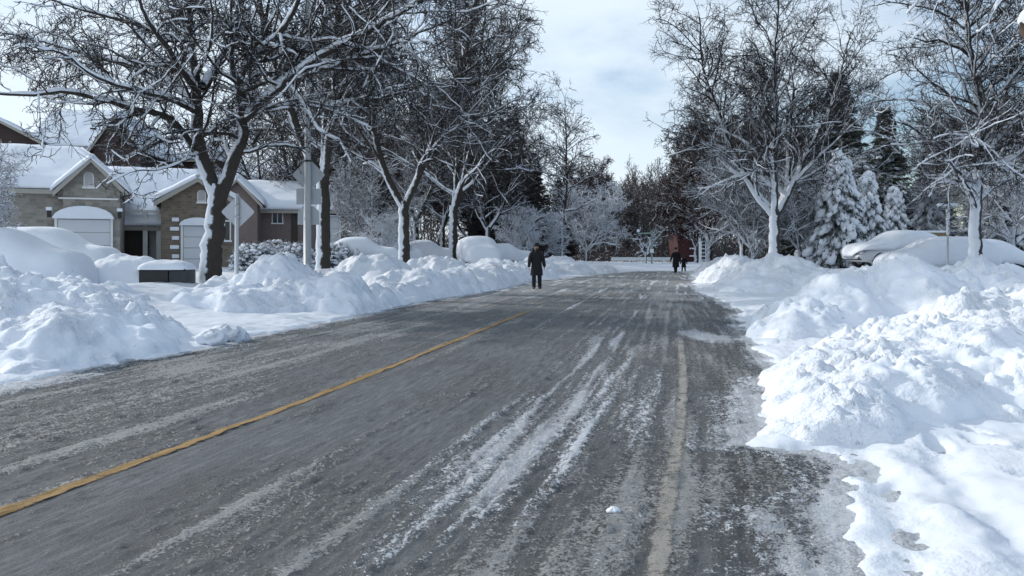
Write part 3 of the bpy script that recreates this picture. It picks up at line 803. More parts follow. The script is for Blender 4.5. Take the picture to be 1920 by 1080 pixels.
sp = [dict(spacing=.26, lr=(.2,.5), ang=(30,80), K=6, rr=.6, wob=.3, trop=-.03, rmin=.006, rmax=.012, lmax=.35, lmin=.1),
      dict(spacing=.25, lr=(.3,.6), ang=(30,80), K=4, rr=.7, wob=.3, trop=0, rmin=.0035, rmax=.005, lmax=.16, lmin=.06)]
place_tree('bare_tree', tree_meshes('overhang', make_tree(st, rng, sp), BARK, TWIG_D), 'near tree whose thin twigs hang into the upper right corner', tuple(ob))
t = thing('broken_limb', 'snow capped broken limb end at the upper right picture edge', 'branch', at(1935, 60, OY - .5))
MB().tube([(-.11, 0, .11), (-.07, 0, .03), (-.01, 0, -.10), (.03, .0, -.25), (.16, .02, -.7), (.3, .05, -1.6), (.62, .3, -3.0), (.65, .35, -3.9)], [.022, .06, .05, .045, .05, .06, .07, .08], 10).build('stub', plain('brown_wood', (.10, .07, .045), .8, var=.5, nscale=30), t, True)
V = []
th = np.linspace(0, 2*np.pi, 25)[:-1]; ph = np.linspace(.02, np.pi-.02, 14); T_, P_ = np.meshgrid(th, ph)
rr = .1 * (1 + .2 * fbm(np.cos(T_)*1.5, np.sin(T_)*1.5+P_, 4, 3))
V = np.stack([rr*np.sin(P_)*np.cos(T_)*1.0, rr*np.sin(P_)*np.sin(T_), rr*np.cos(P_)*1.15], -1).reshape(-1, 3) + [-.03, 0, .14]
idx = np.arange(len(V)).reshape(T_.shape); a = idx[:-1]; b = idx[1:]
link('snow_cap', raw_mesh('snow_cap', V, np.stack([a, b, np.roll(b, -1, 1), np.roll(a, -1, 1)], -1).reshape(-1, 4), M_SNOW_SOFT), t)

# ------------------------------------------------------------------ conifers
def needle_mat(name, c):
    m, nt, b = mat(name)
    n = noise(nt, 3, worldpos(nt), 3)
    nt.links.new(mixc(nt, n, tuple(x * .5 for x in c), tuple(x * 1.5 for x in c)), b.inputs['Base Color']); b.inputs['Roughness'].default_value = .8
    return m
M_SPR = needle_mat('dark_green_needles', (.030, .042, .030)); M_SPR_B = needle_mat('brown_black_needles', (.022, .018, .016)); M_CED = needle_mat('cedar_needles', (.045, .058, .045))

def conifer(rng, H, W_, boughs, snow, needle, droop=.3, blobs=False, gaps=0., z0=.06):
    """trunk; boughs spiralling up; needle sprays as small slivers; snow lying on the boughs"""
    tr = [tubes(np.array([[[0,0,-.5],[0,0,H*.5],[0,0,H]]], float), np.array([[H*.018, H*.011, .02]]), 8)]
    n = boughs; t = np.sort(rng.random(n) ** 1.1) * (.98 - z0) + z0
    az = np.arange(n) * 2.399 + rng.normal(size=n) * .3
    Lb = W_ * (1 - t) ** .85 * rng.uniform(.7, 1.15, n) + .15
    K = 7; s = np.linspace(0, 1, K)
    P = np.zeros((n, K, 3)); hx = np.cos(az)[:, None] * Lb[:, None] * s; hy = np.sin(az)[:, None] * Lb[:, None] * s
    P[..., 0] = hx; P[..., 1] = hy
    P[..., 2] = (t * H)[:, None] + Lb[:, None] * (.18 * s - droop * s ** 2 + .12 * s ** 4) 
    tr.append(tubes(P, np.maximum(.008, (.012 + Lb * .008)[:, None] * (1 - .8 * s)), 4))
    # sprays
    per = np.maximum(10, (Lb * (85 if not blobs else 60)).astype(int)); idx = np.repeat(np.arange(n), per); M = len(idx)
    u = rng.random(M) ** .7; f = u * (K - 1); i = np.minimum(f.astype(int), K - 2); fr = (f - i)[:, None]
    p = P[idx, i] * (1 - fr) + P[idx, i + 1] * fr
    d = np.stack([np.cos(az[idx]), np.sin(az[idx]), np.zeros(M)], -1); side = np.stack([-d[:, 1], d[:, 0], np.zeros(M)], -1)
    lat = rng.normal(size=M) * (.09 + .16 * Lb[idx] * (1 - u * .6)) * .8
    p = p + side * lat[:, None]; p[:, 2] -= np.abs(lat) * .5 + rng.random(M) * .10
    dirv = unit(d * rng.uniform(.2, 1, M)[:, None] + side * np.sign(lat)[:, None] * rng.uniform(.1, 1, M)[:, None] + np.array([0, 0, -1]) * rng.uniform(.1, .9 + droop, M)[:, None])
    ln = rng.uniform(.12, .34, M)[:, None] * (H / 12) ** .4; wv = unit(np.cross(dirv, rng.normal(size=(M, 3)))) * rng.uniform(.02, .05, M)[:, None] * (H / 12) ** .4
    V = np.stack([p - wv, p + wv, p + dirv * ln + wv * .3, p + dirv * ln - wv * .3], 1).reshape(-1, 3)
    Q = np.arange(M * 4).reshape(-1, 4)
    crown = (V, Q)
    # snow pads
    sel = rng.random(n) < snow; ns = []
    tt = np.linspace(0, 2 * np.pi, 8)[:-1]
    if True:
        cnt = np.maximum(2, (Lb[sel] * (3.2 if not blobs else 4.2)).astype(int)); ii = np.repeat(np.where(sel)[0], cnt); M2 = len(ii)
        u = rng.uniform(.25, 1, M2); f = u * (K - 1); i = np.minimum(f.astype(int), K - 2); fr = (f - i)[:, None]
        c = P[ii, i] * (1 - fr) + P[ii, i + 1] * fr
        dd = np.stack([np.cos(az[ii]), np.sin(az[ii]), np.zeros(M2)], -1); sd = np.stack([-dd[:, 1], dd[:, 0], np.zeros(M2)], -1)
        c = c + sd * (rng.normal(size=M2) * .12 * Lb[ii])[:, None]
        a1 = rng.uniform(.10, .26, M2) * (1.25 if blobs else .8) * (H / 9) ** .3      # along
        a2 = a1 * rng.uniform(.5, .9, M2); a3 = a1 * (rng.uniform(.55, 1.1, M2) if blobs else rng.uniform(.25, .5, M2))
        ph = np.array([.25, .9, 1.57, 2.3, 2.9])
        TT, PP = np.meshgrid(tt, ph); sx = (np.sin(PP) * np.cos(TT)).ravel(); sy = (np.sin(PP) * np.sin(TT)).ravel(); sz = np.cos(PP).ravel()
        slope = -.35 - droop * u * .9
        ax = unit(dd + np.array([0, 0, 1]) * slope[:, None]); up = np.cross(ax, sd) * -1
        up = np.where(up[:, 2:3] < 0, -up, up)
        jit = 1 + rng.normal(size=(M2, len(sx))) * .14
        V2 = c[:, None] + ax[:, None] * (a1[:, None] * sx * jit * 1.5)[..., None] + sd[:, None] * (a2[:, None] * sy * jit)[..., None] + up[:, None] * (a3[:, None] * sz * jit)[..., None]
        V2 = V2.reshape(-1, 3); base = np.arange(len(sx)).reshape(TT.shape); a = base[:-1]; b = base[1:]
        q = np.stack([a, b, np.roll(b, -1, 1), np.roll(a, -1, 1)], -1).reshape(-1, 4)
        q = (q[None] + (np.arange(M2) * len(sx))[:, None, None]).reshape(-1, 4)
        sn = (V2, q)
    return tr, crown, sn
def conifer_meshes(name, seed, H, W_, boughs, snow, needle, **kw):
    rg = np.random.default_rng(seed)
    tr, c, s = conifer(rg, H, W_, boughs, snow, needle, **kw); t = combine(tr)
    return (raw_mesh(name + '_trunk', t[0], t[1], BARK), raw_mesh(name + '_crown', c[0], c[1], needle, False), raw_mesh(name + '_snow', s[0], s[1], M_SNOW_SOFT))
MT['sp'] = conifer_meshes('spruce', 31, 13, 3.3, 260, .35, M_SPR, droop=.22)
MT['sb'] = conifer_meshes('brown_spruce', 32, 15, 3.6, 300, .05, M_SPR_B, droop=.12)
MT['ce'] = conifer_meshes('cedar', 33, 6.5, 1.9, 230, .95, M_CED, droop=.75, blobs=True, z0=.03)
def con_at(kind, px, Y, label, z=.4, rz=0, sc=1., name='spruce'):
    t = place_tree(name, MT[kind], label, ((px - CX) / F * Y, Y, z), rz, sc)
    for ch in t.children:
        if ch.name.startswith('snow_cover'): ch['kind'] = 'stuff'
    return t
con_at('sb', 962, 78, 'tallest dark spruce behind the man on the left side', .4, 0, 1.0)
con_at('sb', 1000, 90, 'dark spruce right of the tallest one on the left side', .4, 2, .84)
con_at('sb', 915, 80, 'dark spruce left of the tallest one, half hidden by bare crowns', .4, 4, .85)
con_at('sb', 1048, 100, 'low dark spruce under the tall slender bare tree', .3, 1, .7)
con_at('sp', 1572, 52, 'tall dark green spruce rising behind the white trunked tree', .5, 0, 1.0)
con_at('sp', 1660, 55, 'tall green spruce with uneven top right of the tallest green one', .5, 2.5, .86)
con_at('sp', 1500, 58, 'green spruce hidden behind the white trunked tree crown', .5, 4.2, .8)
con_at('sp', 1745, 58, 'green spruce behind the buried cars, farthest right of the row', .5, 1.2, .72)
con_at('ce', 1575, 42, 'snow laden cedar left of the buried cars', .5, 0, .98, 'cedar')
con_at('ce', 1535, 45, 'narrow snow laden cedar at the left end of the cedar row', .5, 2, .72, 'cedar')
con_at('ce', 1625, 46, 'snow laden cedar behind the nose of the left buried car', .5, 4, .86, 'cedar')
con_at('ce', 1678, 47, 'broad snow laden cedar behind the roof of the left buried car', .5, 1, .74, 'cedar')
con_at('ce', 1740, 50, 'snow laden cedar between the buried cars and the snowy tree', .5, 3, .8, 'cedar')
con_at('ce', 1885, 46, 'snow laden cedar at the right picture edge', .5, 5, .95, 'cedar')
con_at('ce', 1838, 50, 'snow laden cedar behind the low spreading tree trunk', .5, 2.6, .85, 'cedar')

# snowy hedge on the left
def bush(rng, label, loc, r, h):
    n = 260
    az = rng.random(n) * 6.283; el = np.arcsin(rng.random(n) * .95 + .03)
    d = np.stack([np.cos(az) * np.cos(el), np.sin(az) * np.cos(el), np.sin(el)], -1)
    P = np.stack([d * s * np.array([r, r, h]) + rng.normal(size=(n, 3)) * .04 * s for s in np.linspace(0, 1, 6)], 1)
    Rr = np.repeat(np.linspace(.02, .008, 6)[None], n, 0)
    c1, r1 = children(P, Rr, rng, .12, (.2, .4), (20, 80), 5, .7, .25, 0, .4, .009, .012, .45, .15)
    V, Q = combine([tubes(P, Rr, 4), tubes(c1, r1, 3)])
    t = thing('snowy_bush', label, 'bush', loc, 0, 'snowy bushes in front of the bungalow')
    link('branches', raw_mesh('bush_branches', V, Q, TWIG_S), t)
    m = 420; az = rng.random(m) * 6.283; el = np.arcsin(rng.random(m) * .9 + .08)
    c = np.stack([np.cos(az) * np.cos(el) * r, np.sin(az) * np.cos(el) * r, np.sin(el) * h], -1) * rng.uniform(.7, 1.02, m)[:, None]
    tt = np.linspace(0, 2 * np.pi, 8)[:-1]; ph = np.array([.2, .8, 1.5, 2.2, 2.9]); TT, PP = np.meshgrid(tt, ph)
    S = np.stack([np.sin(PP) * np.cos(TT), np.sin(PP) * np.sin(TT), np.cos(PP) * .6], -1).reshape(-1, 3)
    rr = rng.uniform(.05, .13, m)
    V2 = (c[:, None] + S[None] * rr[:, None, None] * (1 + rng.normal(size=(m, len(S), 1)) * .15)).reshape(-1, 3)
    base = np.arange(len(S)).reshape(TT.shape); a = base[:-1]; b = base[1:]
    q = np.stack([a, b, np.roll(b, -1, 1), np.roll(a, -1, 1)], -1).reshape(-1, 4); q = (q[None] + (np.arange(m) * len(S))[:, None, None]).reshape(-1, 4)
    link('snow_cover', raw_mesh('bush_snow', V2, q, M_SNOW_SOFT), t)['kind'] = 'stuff'
rng = np.random.default_rng(8)
for px, Y, r, h, lb in ((478, 36, 1.15, 1.35, 'snow dusted bush right of the leftmost sign post'), (520, 38, 1.2, 1.5, 'snow dusted bush left of the tall pole, under the bungalow windows'),
                        (556, 36, 1.0, 1.3, 'snow dusted bush touching the tall pole'), (628, 38, 1.1, 1.35, 'snow dusted bush right of the second forked trunk'), (652, 41, 1.0, 1.1, 'lowest snow dusted bush at the right end of the hedge')):
    bush(rng, lb, ((px - CX) / F * Y, Y, .55), r, h)

# ------------------------------------------------------------------ buildings
def roof_snow(parent, quad, th=.36, name='roof_snow'):
    """quad: 4 points (front-left, front-right, back-right, back-left) of a roof plane; a slab of snow lies on it"""
    b = [np.array(p, float) for p in quad]
    m = MB(); up = np.array([0, 0, 1.])
    n = 14
    # subdivided slab with softened rim
    U, V_ = np.meshgrid(np.linspace(0, 1, n * 2), np.linspace(0, 1, n))
    P = ((1-U)[..., None]*(1-V_)[..., None]*b[0] + U[..., None]*(1-V_)[..., None]*b[1] + U[..., None]*V_[..., None]*b[2] + (1-U)[..., None]*V_[..., None]*b[3])
    W1 = np.linalg.norm(b[1]-b[0]); W2 = np.linalg.norm(b[3]-b[0])
    e = np.minimum(np.minimum(U, 1-U) * W1, np.minimum(V_, 1-V_) * W2)
    t_ = th * (.42 + .58 * np.sqrt(np.clip(1 - (1 - np.clip(e / .3, 0, 1)) ** 2, 0, 1))) + .05 * fbm(P[..., 0] * .8, P[..., 1] * .8, 3, 2)
    T = P + t_[..., None] * up; Bm = P + .015 * up
    nx, ny = U.shape[1], U.shape[0]
    V = np.concatenate([T.reshape(-1, 3), Bm.reshape(-1, 3)]); idx = np.arange(nx * ny).reshape(ny, nx); o_ = nx * ny
    Q = [np.stack([idx[:-1, :-1], idx[:-1, 1:], idx[1:, 1:], idx[1:, :-1]], -1).reshape(-1, 4), np.stack([idx[:-1, :-1], idx[1:, :-1], idx[1:, 1:], idx[:-1, 1:]], -1).reshape(-1, 4) + o_]
    for r_ in (idx[0], idx[:, -1], idx[-1][::-1], idx[:, 0][::-1]):
        Q.append(np.stack([r_[:-1], r_[:-1] + o_, r_[1:] + o_, r_[1:]], -1))
    return link(name, raw_mesh('roof_snow', V, np.concatenate(Q), M_SNOW_SOFT), parent)

def slab(m, quad, th):
    b = [np.array(p, float) for p in quad]
    m.hull8([p - np.array([0, 0, th]) for p in b] + b)

def arch_window(parent, cx, y, z0, w, h):
    pts = [(cx - w/2, z0), (cx + w/2, z0)] + [(cx + w/2 * math.cos(a), z0 + h - w/2 + w/2 * math.sin(a)) for a in np.linspace(0, math.pi, 9)]
    f = MB().ngon_prism([(cx + (x-cx)*1.3, z0 - .06 + (z - z0) * 1.12) for x, z in pts], y - .05, y + .02).build('window', M_TRIM, parent)
    MB().ngon_prism(pts, y - .07, y - .052).build('pane', plain('pale_louvre', (.42, .42, .42), .6), f)
    MB().box(cx - w*.8, cx + w*.8, y - .14, y + .02, z0 - .16, z0 - .07).build('sill', M_TRIM, f)

def garage_door(parent, x0, x1, y, z0, z1, arch=.45):
    d = MB().box(x0, x1, y + .0, y + .05, z0, z1).build('garage_door', M_GALV, parent)
    n = 4; w = (x1 - x0); hh = (z1 - z0) / n
    m = MB()
    for i in range(n):
        m.box(x0 + .03, x1 - .03, y - .025, y - .002, z0 + i * hh + .02, z0 + (i+1) * hh - .02)
    m.build('door_panel', M_DOORW, d, bevel=.008)
    MB().box(x0 - .12, x0, y - .07, y + .055, z0, z1 + .1).build('door_frame', M_TRIM, parent)
    MB().box(x1, x1 + .12, y - .07, y + .055, z0, z1 + .1).build('door_frame', M_TRIM, parent)
    # low arched canopy over the door with drift of snow
    c = (x0 + x1) / 2; pts = [(x0 - .2, z1 + .02), (x1 + .2, z1 + .02)] + [(c + (w/2 + .2) * math.cos(a), z1 + .02 + arch * math.sin(a)) for a in np.linspace(.12, math.pi - .12, 10)]
    MB().ngon_prism(pts, y - .3, y + .055).build('door_canopy', M_SNOW_SOFT, parent, bevel=.04)

def gable_house(t, x0, x1, y0, y1, z0, ze, zp, wall, over=.35, snow=.38):
    """ridge runs in y (gable faces -y)"""
    c = (x0 + x1) / 2
    MB().ngon_prism([(x0, z0), (x1, z0), (x1, ze), (c, zp), (x0, ze)], y0, y1).build('wall', wall, t)
    k = (zp - ze) / (c - x0); xo0 = x0 - over; xo1 = x1 + over; zo = ze - k * over
    m = MB()
    L = [(xo0, y0 - over, zo + .14), (c, y0 - over, zp + .14), (c, y1 + over, zp + .14), (xo0, y1 + over, zo + .14)]
    Rr = [(c, y0 - over, zp + .14), (xo1, y0 - over, zo + .14), (xo1, y1 + over, zo + .14), (c, y1 + over, zp + .14)]
    slab(m, L, .12); slab(m, Rr, .12); r = m.build('roof', M_ROOF, t)
    # barge boards
    m = MB()
    for q0, q1 in ((L[0], L[1]), (Rr[0], Rr[1])):
        q0 = np.array(q0); q1 = np.array(q1)
        m.hull8([q0 + [0,-.05,-.26], q1 + [0,-.05,-.26], q1 + [0,-.004,-.26], q0 + [0,-.004,-.26], q0 + [0,-.05,.0], q1 + [0,-.05,.0], q1 + [0,-.004,.0], q0 + [0,-.004,.0]])
    m.build('fascia', M_FASCIA, r)
    a = [np.array(p, float) for p in L]; roof_snow(r, [a[0] + [-.1,-.1,0], a[1] + [.12,-.1,.0], a[2] + [.12,.1,0], a[3] + [-.1,.1,0]], snow)
    a = [np.array(p, float) for p in Rr]; roof_snow(r, [a[0] + [-.12,-.1,0], a[1] + [.1,-.1,0], a[2] + [.1,.1,0], a[3] + [-.12,.1,0]], snow)
    return r
def ridge_x_house(t, x0, x1, y0, y1, z0, ze, zp, wall, over=.4, snow=.4, hip=0):
    """ridge runs in x (long eave faces the road)"""
    c = (y0 + y1) / 2
    w = MB(); w.hull8([(x0,y0,z0),(x1,y0,z0),(x1,y1,z0),(x0,y1,z0),(x0,y0,ze),(x1,y0,ze),(x1,y1,ze),(x0,y1,ze)])
    for xx, s in ((x0, 1), (x1, -1)):
        if not hip: w.add([(xx,y0,ze),(xx,y1,ze),(xx,c,zp-.02)], [(0,1,2) if s < 0 else (0,2,1)])
    w.build('wall', wall, t)
    k = (zp - ze) / (c - y0); zo = ze - k * over
    Fq = [(x0-over, y0-over, zo+.14), (x1+over, y0-over, zo+.14), (x1+over-hip, c, zp+.14), (x0-over+hip, c, zp+.14)]
    Bq = [(x0-over+hip, c, zp+.14), (x1+over-hip, c, zp+.14), (x1+over, y1+over, zo+.14), (x0-over, y1+over, zo+.14)]
    m = MB(); slab(m, Fq, .12); slab(m, Bq, .12); r = m.build('roof', M_ROOF, t)
    if hip:
        for xx, s in ((x0-over, 1), (x1+over, -1)):
            q = [(xx, y0-over, zo+.14), (xx + s*hip, c-.01, zp+.14), (xx + s*hip, c+.01, zp+.14), (xx, y1+over, zo+.14)]
            if s < 0: q = [q[0], q[3], q[2], q[1]]
            roof_snow(r, q, snow)
    MB().box(x0-over, x1+over, y0-over-.05, y0-over-.003, zo-.1, zo+.13).build('fascia', M_FASCIA, r)
    a = [np.array(p, float) for p in Fq]; roof_snow(r, [a[0]+[-.08,-.14,0], a[1]+[.08,-.14,0], a[2]+[0,.12,0], a[3]+[0,.12,0]], snow)
    a = [np.array(p, float) for p in Bq]; roof_snow(r, [a[0]+[0,-.12,0], a[1]+[0,-.12,0], a[2]+[.08,.1,0], a[3]+[-.08,.1,0]], snow)
    return r
def win(parent, x0, x1, y, z0, z1):
    f = MB()
    for a in ((x0-.07,x1+.07,z1,z1+.07),(x0-.07,x1+.07,z0-.07,z0),(x0-.07,x0,z0,z1),(x1,x1+.07,z0,z1),((x0+x1)/2-.025,(x0+x1)/2+.025,z0,z1)):
        f.box(a[0], a[1], y-.06, y+.02, a[2], a[3])
    f = f.build('window', M_TRIM, parent)
    MB().box(x0, x1, y-.03, y-.01, z0, z1).build('pane', M_GLASS, f)
    MB().box(x0-.12, x1+.12, y-.13, y-.062, z0-.1, z0-.02).build('snowy_sill', M_SNOW_SOFT, f)

# house 1: stone garage at left, Y = 38
hy = 38.
def hx(px, Y=hy): return (px - CX) / F * Y
def hz_(py, Y=hy): return CH + (HY - py) / F * Y
t = thing('stone_house', 'grey stone house with arched garage canopy and small arched window, leftmost house', 'house', (hx(120), hy, .5), .40); t.scale.x = .9
ox, oy, oz = t.location
def lx(px, Y=hy): return hx(px, Y) - ox
def lz(py, Y=hy): return hz_(py, Y) - oz
ridge_x_house(t, lx(-140), lx(222), .9, 9.5, 0, lz(352), lz(287, 42.5), M_STONE, hip=2.8, over=.35)
gable_house(t, lx(118), lx(224) + .02, 0.0, 4.2, 0, lz(350), lz(299), M_STONE, over=.42, snow=.33)
arch_window(t, lx(162) + .05 + .05, 0.0, lz(346), .38, .62)
garage_door(t, lx(108), lx(207), -.06, 0, lz(411), .62)
MB().box(lx(110), lx(222), -.07, -.003, lz(373), lz(370)).build('string_course', M_TRIM, t)
for px in (94, 225):
    l = MB().box(lx(px) - .09, lx(px) + .09, -.28, -.08, lz(408), lz(396)).build('wall_lamp', M_DARK, t)
    MB().box(lx(px) - .14, lx(px) + .14, -.3, -.075, lz(395.5), lz(389)).build('lamp_snow', M_SNOW_SOFT, l, bevel=.04)
# the low wing with the recessed entrance
t = thing('entrance_wing', 'low wing with a dark recessed door and white column between the stone garages', 'house', (hx(290, 43), 43, .5), .34); t.scale.x = .92
ox, oy, oz = t.location
ridge_x_house(t, lx(222, 43), lx(330, 43), 1.4, 9.0, 0, lz(398, 43), lz(322, 47), M_STONE_B, over=1.3, snow=.42)
MB().box(lx(230, 43), lx(268, 43), 1.30, 1.39, 0, lz(408, 43)).build('door', M_DOORB, t)
for px in (272, 297):
    MB().box(lx(px, 43) - .13, lx(px, 43) + .13, .1, .36, 0, lz(399, 43)).build('column', M_TRIM, t, bevel=.02)
MB().box(lx(276, 43), lx(292, 43), 1.25, 1.39, 0, lz(405, 43)).build('side_light', plain('pale_blind', (.5, .52, .54), .5), t)
MB().box(lx(226, 43), lx(300, 43), .1, .3, lz(399, 43), lz(394, 43)).build('beam', M_TRIM, t)
# house 2
Y2 = 42.
t = thing('stone_garage_house', 'brown stone house with pale garage door, half hidden by the nearest tree', 'house', (hx(380, Y2), Y2, .5), .36); t.scale.x = .92
ox, oy, oz = t.location
gable_house(t, lx(302, Y2), lx(440, Y2), 0, 8, 0, lz(378, Y2), lz(338, Y2), M_STONE_B, over=.35, snow=.36)
garage_door(t, lx(343, Y2), lx(398, Y2), -.06, 0, lz(424, Y2), .42)
arch_window(t, lx(378, Y2), 0, lz(376, Y2), .36, .55)
for k in range(5):
    z = lz(484 - k * 17, Y2)
    MB().box(lx(330, Y2) - .22 - .1 * (k % 2), lx(330, Y2) + .16, -.07, -.003, z, z + .2).build('quoin', M_SNOW_SOFT, t, bevel=.03)
win(t, lx(412, Y2), lx(432, Y2), 0, lz(450, Y2), lz(415, Y2))
# bungalow
Y3 = 60.
t = thing('bungalow', 'long pinkish brick bungalow with a deep snow roof behind the hedge and tall pole', 'house', (hx(550, Y3), Y3, .6), .2)
ox, oy, oz = t.location
ridge_x_house(t, lx(462, Y3), lx(640, Y3), 0, 8.5, 0, lz(392, Y3), lz(352, 65), M_BRICKP, over=.5, snow=.5)
gable_house(t, lx(425, Y3), lx(492, Y3), -2.5, 6, 0, lz(382, Y3), lz(345, Y3), M_BRICKP, over=.4, snow=.45)
win(t, lx(513, Y3), lx(530, Y3), 0, lz(418, Y3), lz(399, Y3)); MB().box(lx(546, Y3), lx(558, Y3), -.05, -.003, 0, lz(398, Y3)).build('door', M_DOORB, t)
garage_door(t, lx(600, Y3), lx(634, Y3), -.06, 0, lz(406, Y3), .1)
# tall brick houses behind
Y4 = 72.
t = thing('brick_house', 'tall dark red brick house with steep snowy roof behind the leftmost stone house', 'house', (hx(200, Y4), Y4, .6), .1)
ox, oy, oz = t.location
ridge_x_house(t, lx(66, Y4), lx(196, Y4), 0, 9, 0, lz(272, Y4), lz(214, 76.5), M_BRICK, over=.5, snow=.42)
gable_house(t, lx(193, Y4), lx(276, Y4), -2., 8, 0, lz(283, Y4), lz(222, Y4), M_BRICK, over=.4, snow=.3)
win(t, lx(217, Y4), lx(226, Y4), -2., lz(308, Y4), lz(293, Y4)); win(t, lx(98, Y4), lx(118, Y4), 0, lz(293, Y4), lz(276, Y4))
MB().box(lx(160, Y4), lx(171, Y4), 1.2, 1.8, lz(242, Y4), lz(236, Y4)).build('roof_vent', M_DARK, t)
t = thing('brick_house', 'dark brick house with snowy roof at the left picture edge', 'house', (hx(0, 66), 66, .6), .4)
ox, oy, oz = t.location
gable_house(t, lx(-70, 66), lx(62, 66), 0, 9, 0, lz(262, 66), lz(226, 66), M_BRICK, over=.4, snow=.35)
win(t, lx(20, 66), lx(36, 66), 0, lz(290, 66), lz(270, 66))
for px, Y, top, w, lb in ((470, 82, 312, 60, 'two storey brown brick house glimpsed above the bungalow roof'), (640, 86, 345, 50, 'small brick house with snowy roof glimpsed right of the tall pole'), (330, 84, 270, 70, 'snow roofed house glimpsed behind the nearest tree trunk')):
    t = thing('background_house', lb, 'house', (hx(px, Y), Y, .6))
    ox, oy, oz = t.location
    ridge_x_house(t, -w/F*Y, w/F*Y, 0, 9, 0, lz(top + 28, Y), lz(top, Y + 4.5), M_BRICK, over=.5, snow=.5, hip=2.5)
    win(t, -.8, .2, 0, lz(top + 52, Y), lz(top + 36, Y))
# red building at road end, right
Yr = 100.
t = thing('red_building', 'dark red building partly hidden by trees behind the two walkers', 'building', (hx(1292, Yr), Yr, .2))
ox, oy, oz = t.location
MB().box(lx(1271, Yr), lx(1296, Yr), 0, 6, 0, lz(418, Yr)).build('wall', M_REDW, t)
MB().box(lx(1296, Yr) + .003, lx(1312, Yr), .8, 6, 0, lz(436, Yr)).build('side_wall', plain('dark_red_siding', (.055, .016, .018), .7), t)
MB().box(lx(1289, Yr), lx(1294, Yr), -.05, -.003, lz(437, Yr), lz(423, Yr)).build('window', M_SNOW_SOFT, t)
for py in (467, 481):
    MB().box(lx(1292, Yr), lx(1302, Yr), -.35, -.06, lz(py, Yr), lz(py, Yr) + .16).build('snowy_ledge', M_SNOW_SOFT, t, bevel=.04)
t = thing('white_post', 'white square post at the right side of the red building', 'post', (hx(1312, 90), 90, .2)); MB().box(-.1, .1, -.1, .1, 0, hz_(439, 90) - .2).build('post', M_TRIM, t); MB().box(-.16, .16, -.16, .16, hz_(439, 90) - .2, hz_(439, 90)).build('snow_cap', M_SNOW_SOFT, t, bevel=.05)
t = thing('lattice_frame', 'white ladder like frame right of the white post', 'trellis', (hx(1319, 90), 90, .2))
m = MB(); m.box(-.3, -.22, -.04, .04, 0, 2.7); m.box(.22, .3, -.04, .04, 0, 2.5)
for k in range(6): m.box(-.22, .22, -.03, .03, .35 + k * .42, .44 + k * .42)
m.build('frame', M_SNOW_SOFT, t)
# little cabin right
Yc = 62.
t = thing('cabin', 'little pale cabin with snowy roof between the white trunk and the cedars', 'shed', (hx(1520, Yc), Yc, .5))
ox, oy, oz = t.location
gable_house(t, -1.1, .9, 0, 3, 0, lz(452, Yc), lz(440, Yc), plain('cream_wall', (.42, .38, .32), .7), over=.25, snow=.22)
MB().box(-.35, .25, -.04, -.003, .3, 1.4).build('door', M_WOOD, t)
t = thing('wooden_fence', 'yellowish wooden fence panel behind the buried cars on the right', 'fence', (hx(1745, 44), 44, .5))
for k in range(10): MB().box(-1.0 + k * .2, -.81 + k * .2, 0, .03, 0, 2.0).build('board', M_WOOD, t)
MB().box(-1.05, 1.05, -.06, .1, 2.003, 2.12).build('snow_cap', M_SNOW_SOFT, t, bevel=.04)

# white railing across the end of the road
t = thing('railing', 'long white horizontal railing across the end of the road', 'fence', (hx(1205, 92), 92, .15))
MB().box(-3.6, 3.6, -.05, .05, .34, .66).build('rail', M_TRIM, t)
for k in range(7): MB().box(-3.5 + k * 1.15, -3.38 + k * 1.15, .052, .16, -.3, .60).build('post', M_TRIM, t)
MB().box(-3.6, 3.6, -.07, .07, .663, .74).build('snow_cap', M_SNOW_SOFT, t, bevel=.03)
# lamp / signal mast at the end
t = thing('signal_mast', 'pale green mast with a short horizontal arm at the end of the road', 'mast', (hx(1222, 86), 86, .1))
MB().tube([(0,0,-.3), (0,0,hz_(432, 86) - .1)], [.1, .07], 10).build('pole', M_GREEN, t, True)
MB().tube([(-.07,0,hz_(437, 86) - .1), (-1.55,0,hz_(437, 86) - .15)], [.07, .07], 8).build('arm', M_GREEN, t, True)
MB().box(-.19, .19, -.18, -.11, hz_(474, 86) - .1, hz_(470, 86) + .1).build('box', M_TRIM, t)
MB().box(-1.6, -1.3, -.06, .06, hz_(436, 86) - .05, hz_(431, 86) - .05).build('snow_cap', M_SNOW_SOFT, t, bevel=.03)
t = thing('young_tree', 'young bare tree with snowy branches left of the pale green mast', 'tree', (hx(1211, 88), 88, .1))
rg = np.random.default_rng(9); dd = make_tree(auto_stems(rg, 4.2, 1.2, .12, nst=3, lean=26, nlimb=5), rg, spec_mid(1.6))
ms = tree_meshes('young', dd, BARK, TWIG_S); link('trunk', ms[0], t); link('crown', ms[1], t); link('snow_cover', ms[2], t)

# ------------------------------------------------------------------ signs and poles
def diamond(parent, z, d, y=.06, name='diamond_plate'):
    c = d * .06; h = d / 2
    pts = []
    for a in range(4):
        an = -math.pi / 2 + a * math.pi / 2; px_, pz_ = math.cos(an), math.sin(an); tx, tz = -pz_, px_
        pts += [((h - c) * px_ - c * tx, z + (h - c) * pz_ - c * tz), ((h - c * .35) * px_ , z + (h - c * .35) * pz_), ((h - c) * px_ + c * tx, z + (h - c) * pz_ + c * tz)]
    return MB().ngon_prism(pts, y, y + .012).build(name, M_SIGN, parent)
ys = 20.5; x, _, zb = at(445, 520, ys)
t = thing('road_sign', 'bare back of a single diamond sign on a short post beside the nearest tree', 'sign', (x, ys, .45)); t.rotation_euler.z = .08
MB().tube([(0,0,-.3), (0,0,hz_(363, ys) - .45)], [.038, .036], 10).build('post', M_GALV, t, True)
diamond(t, hz_(397, ys) - .45, .86)
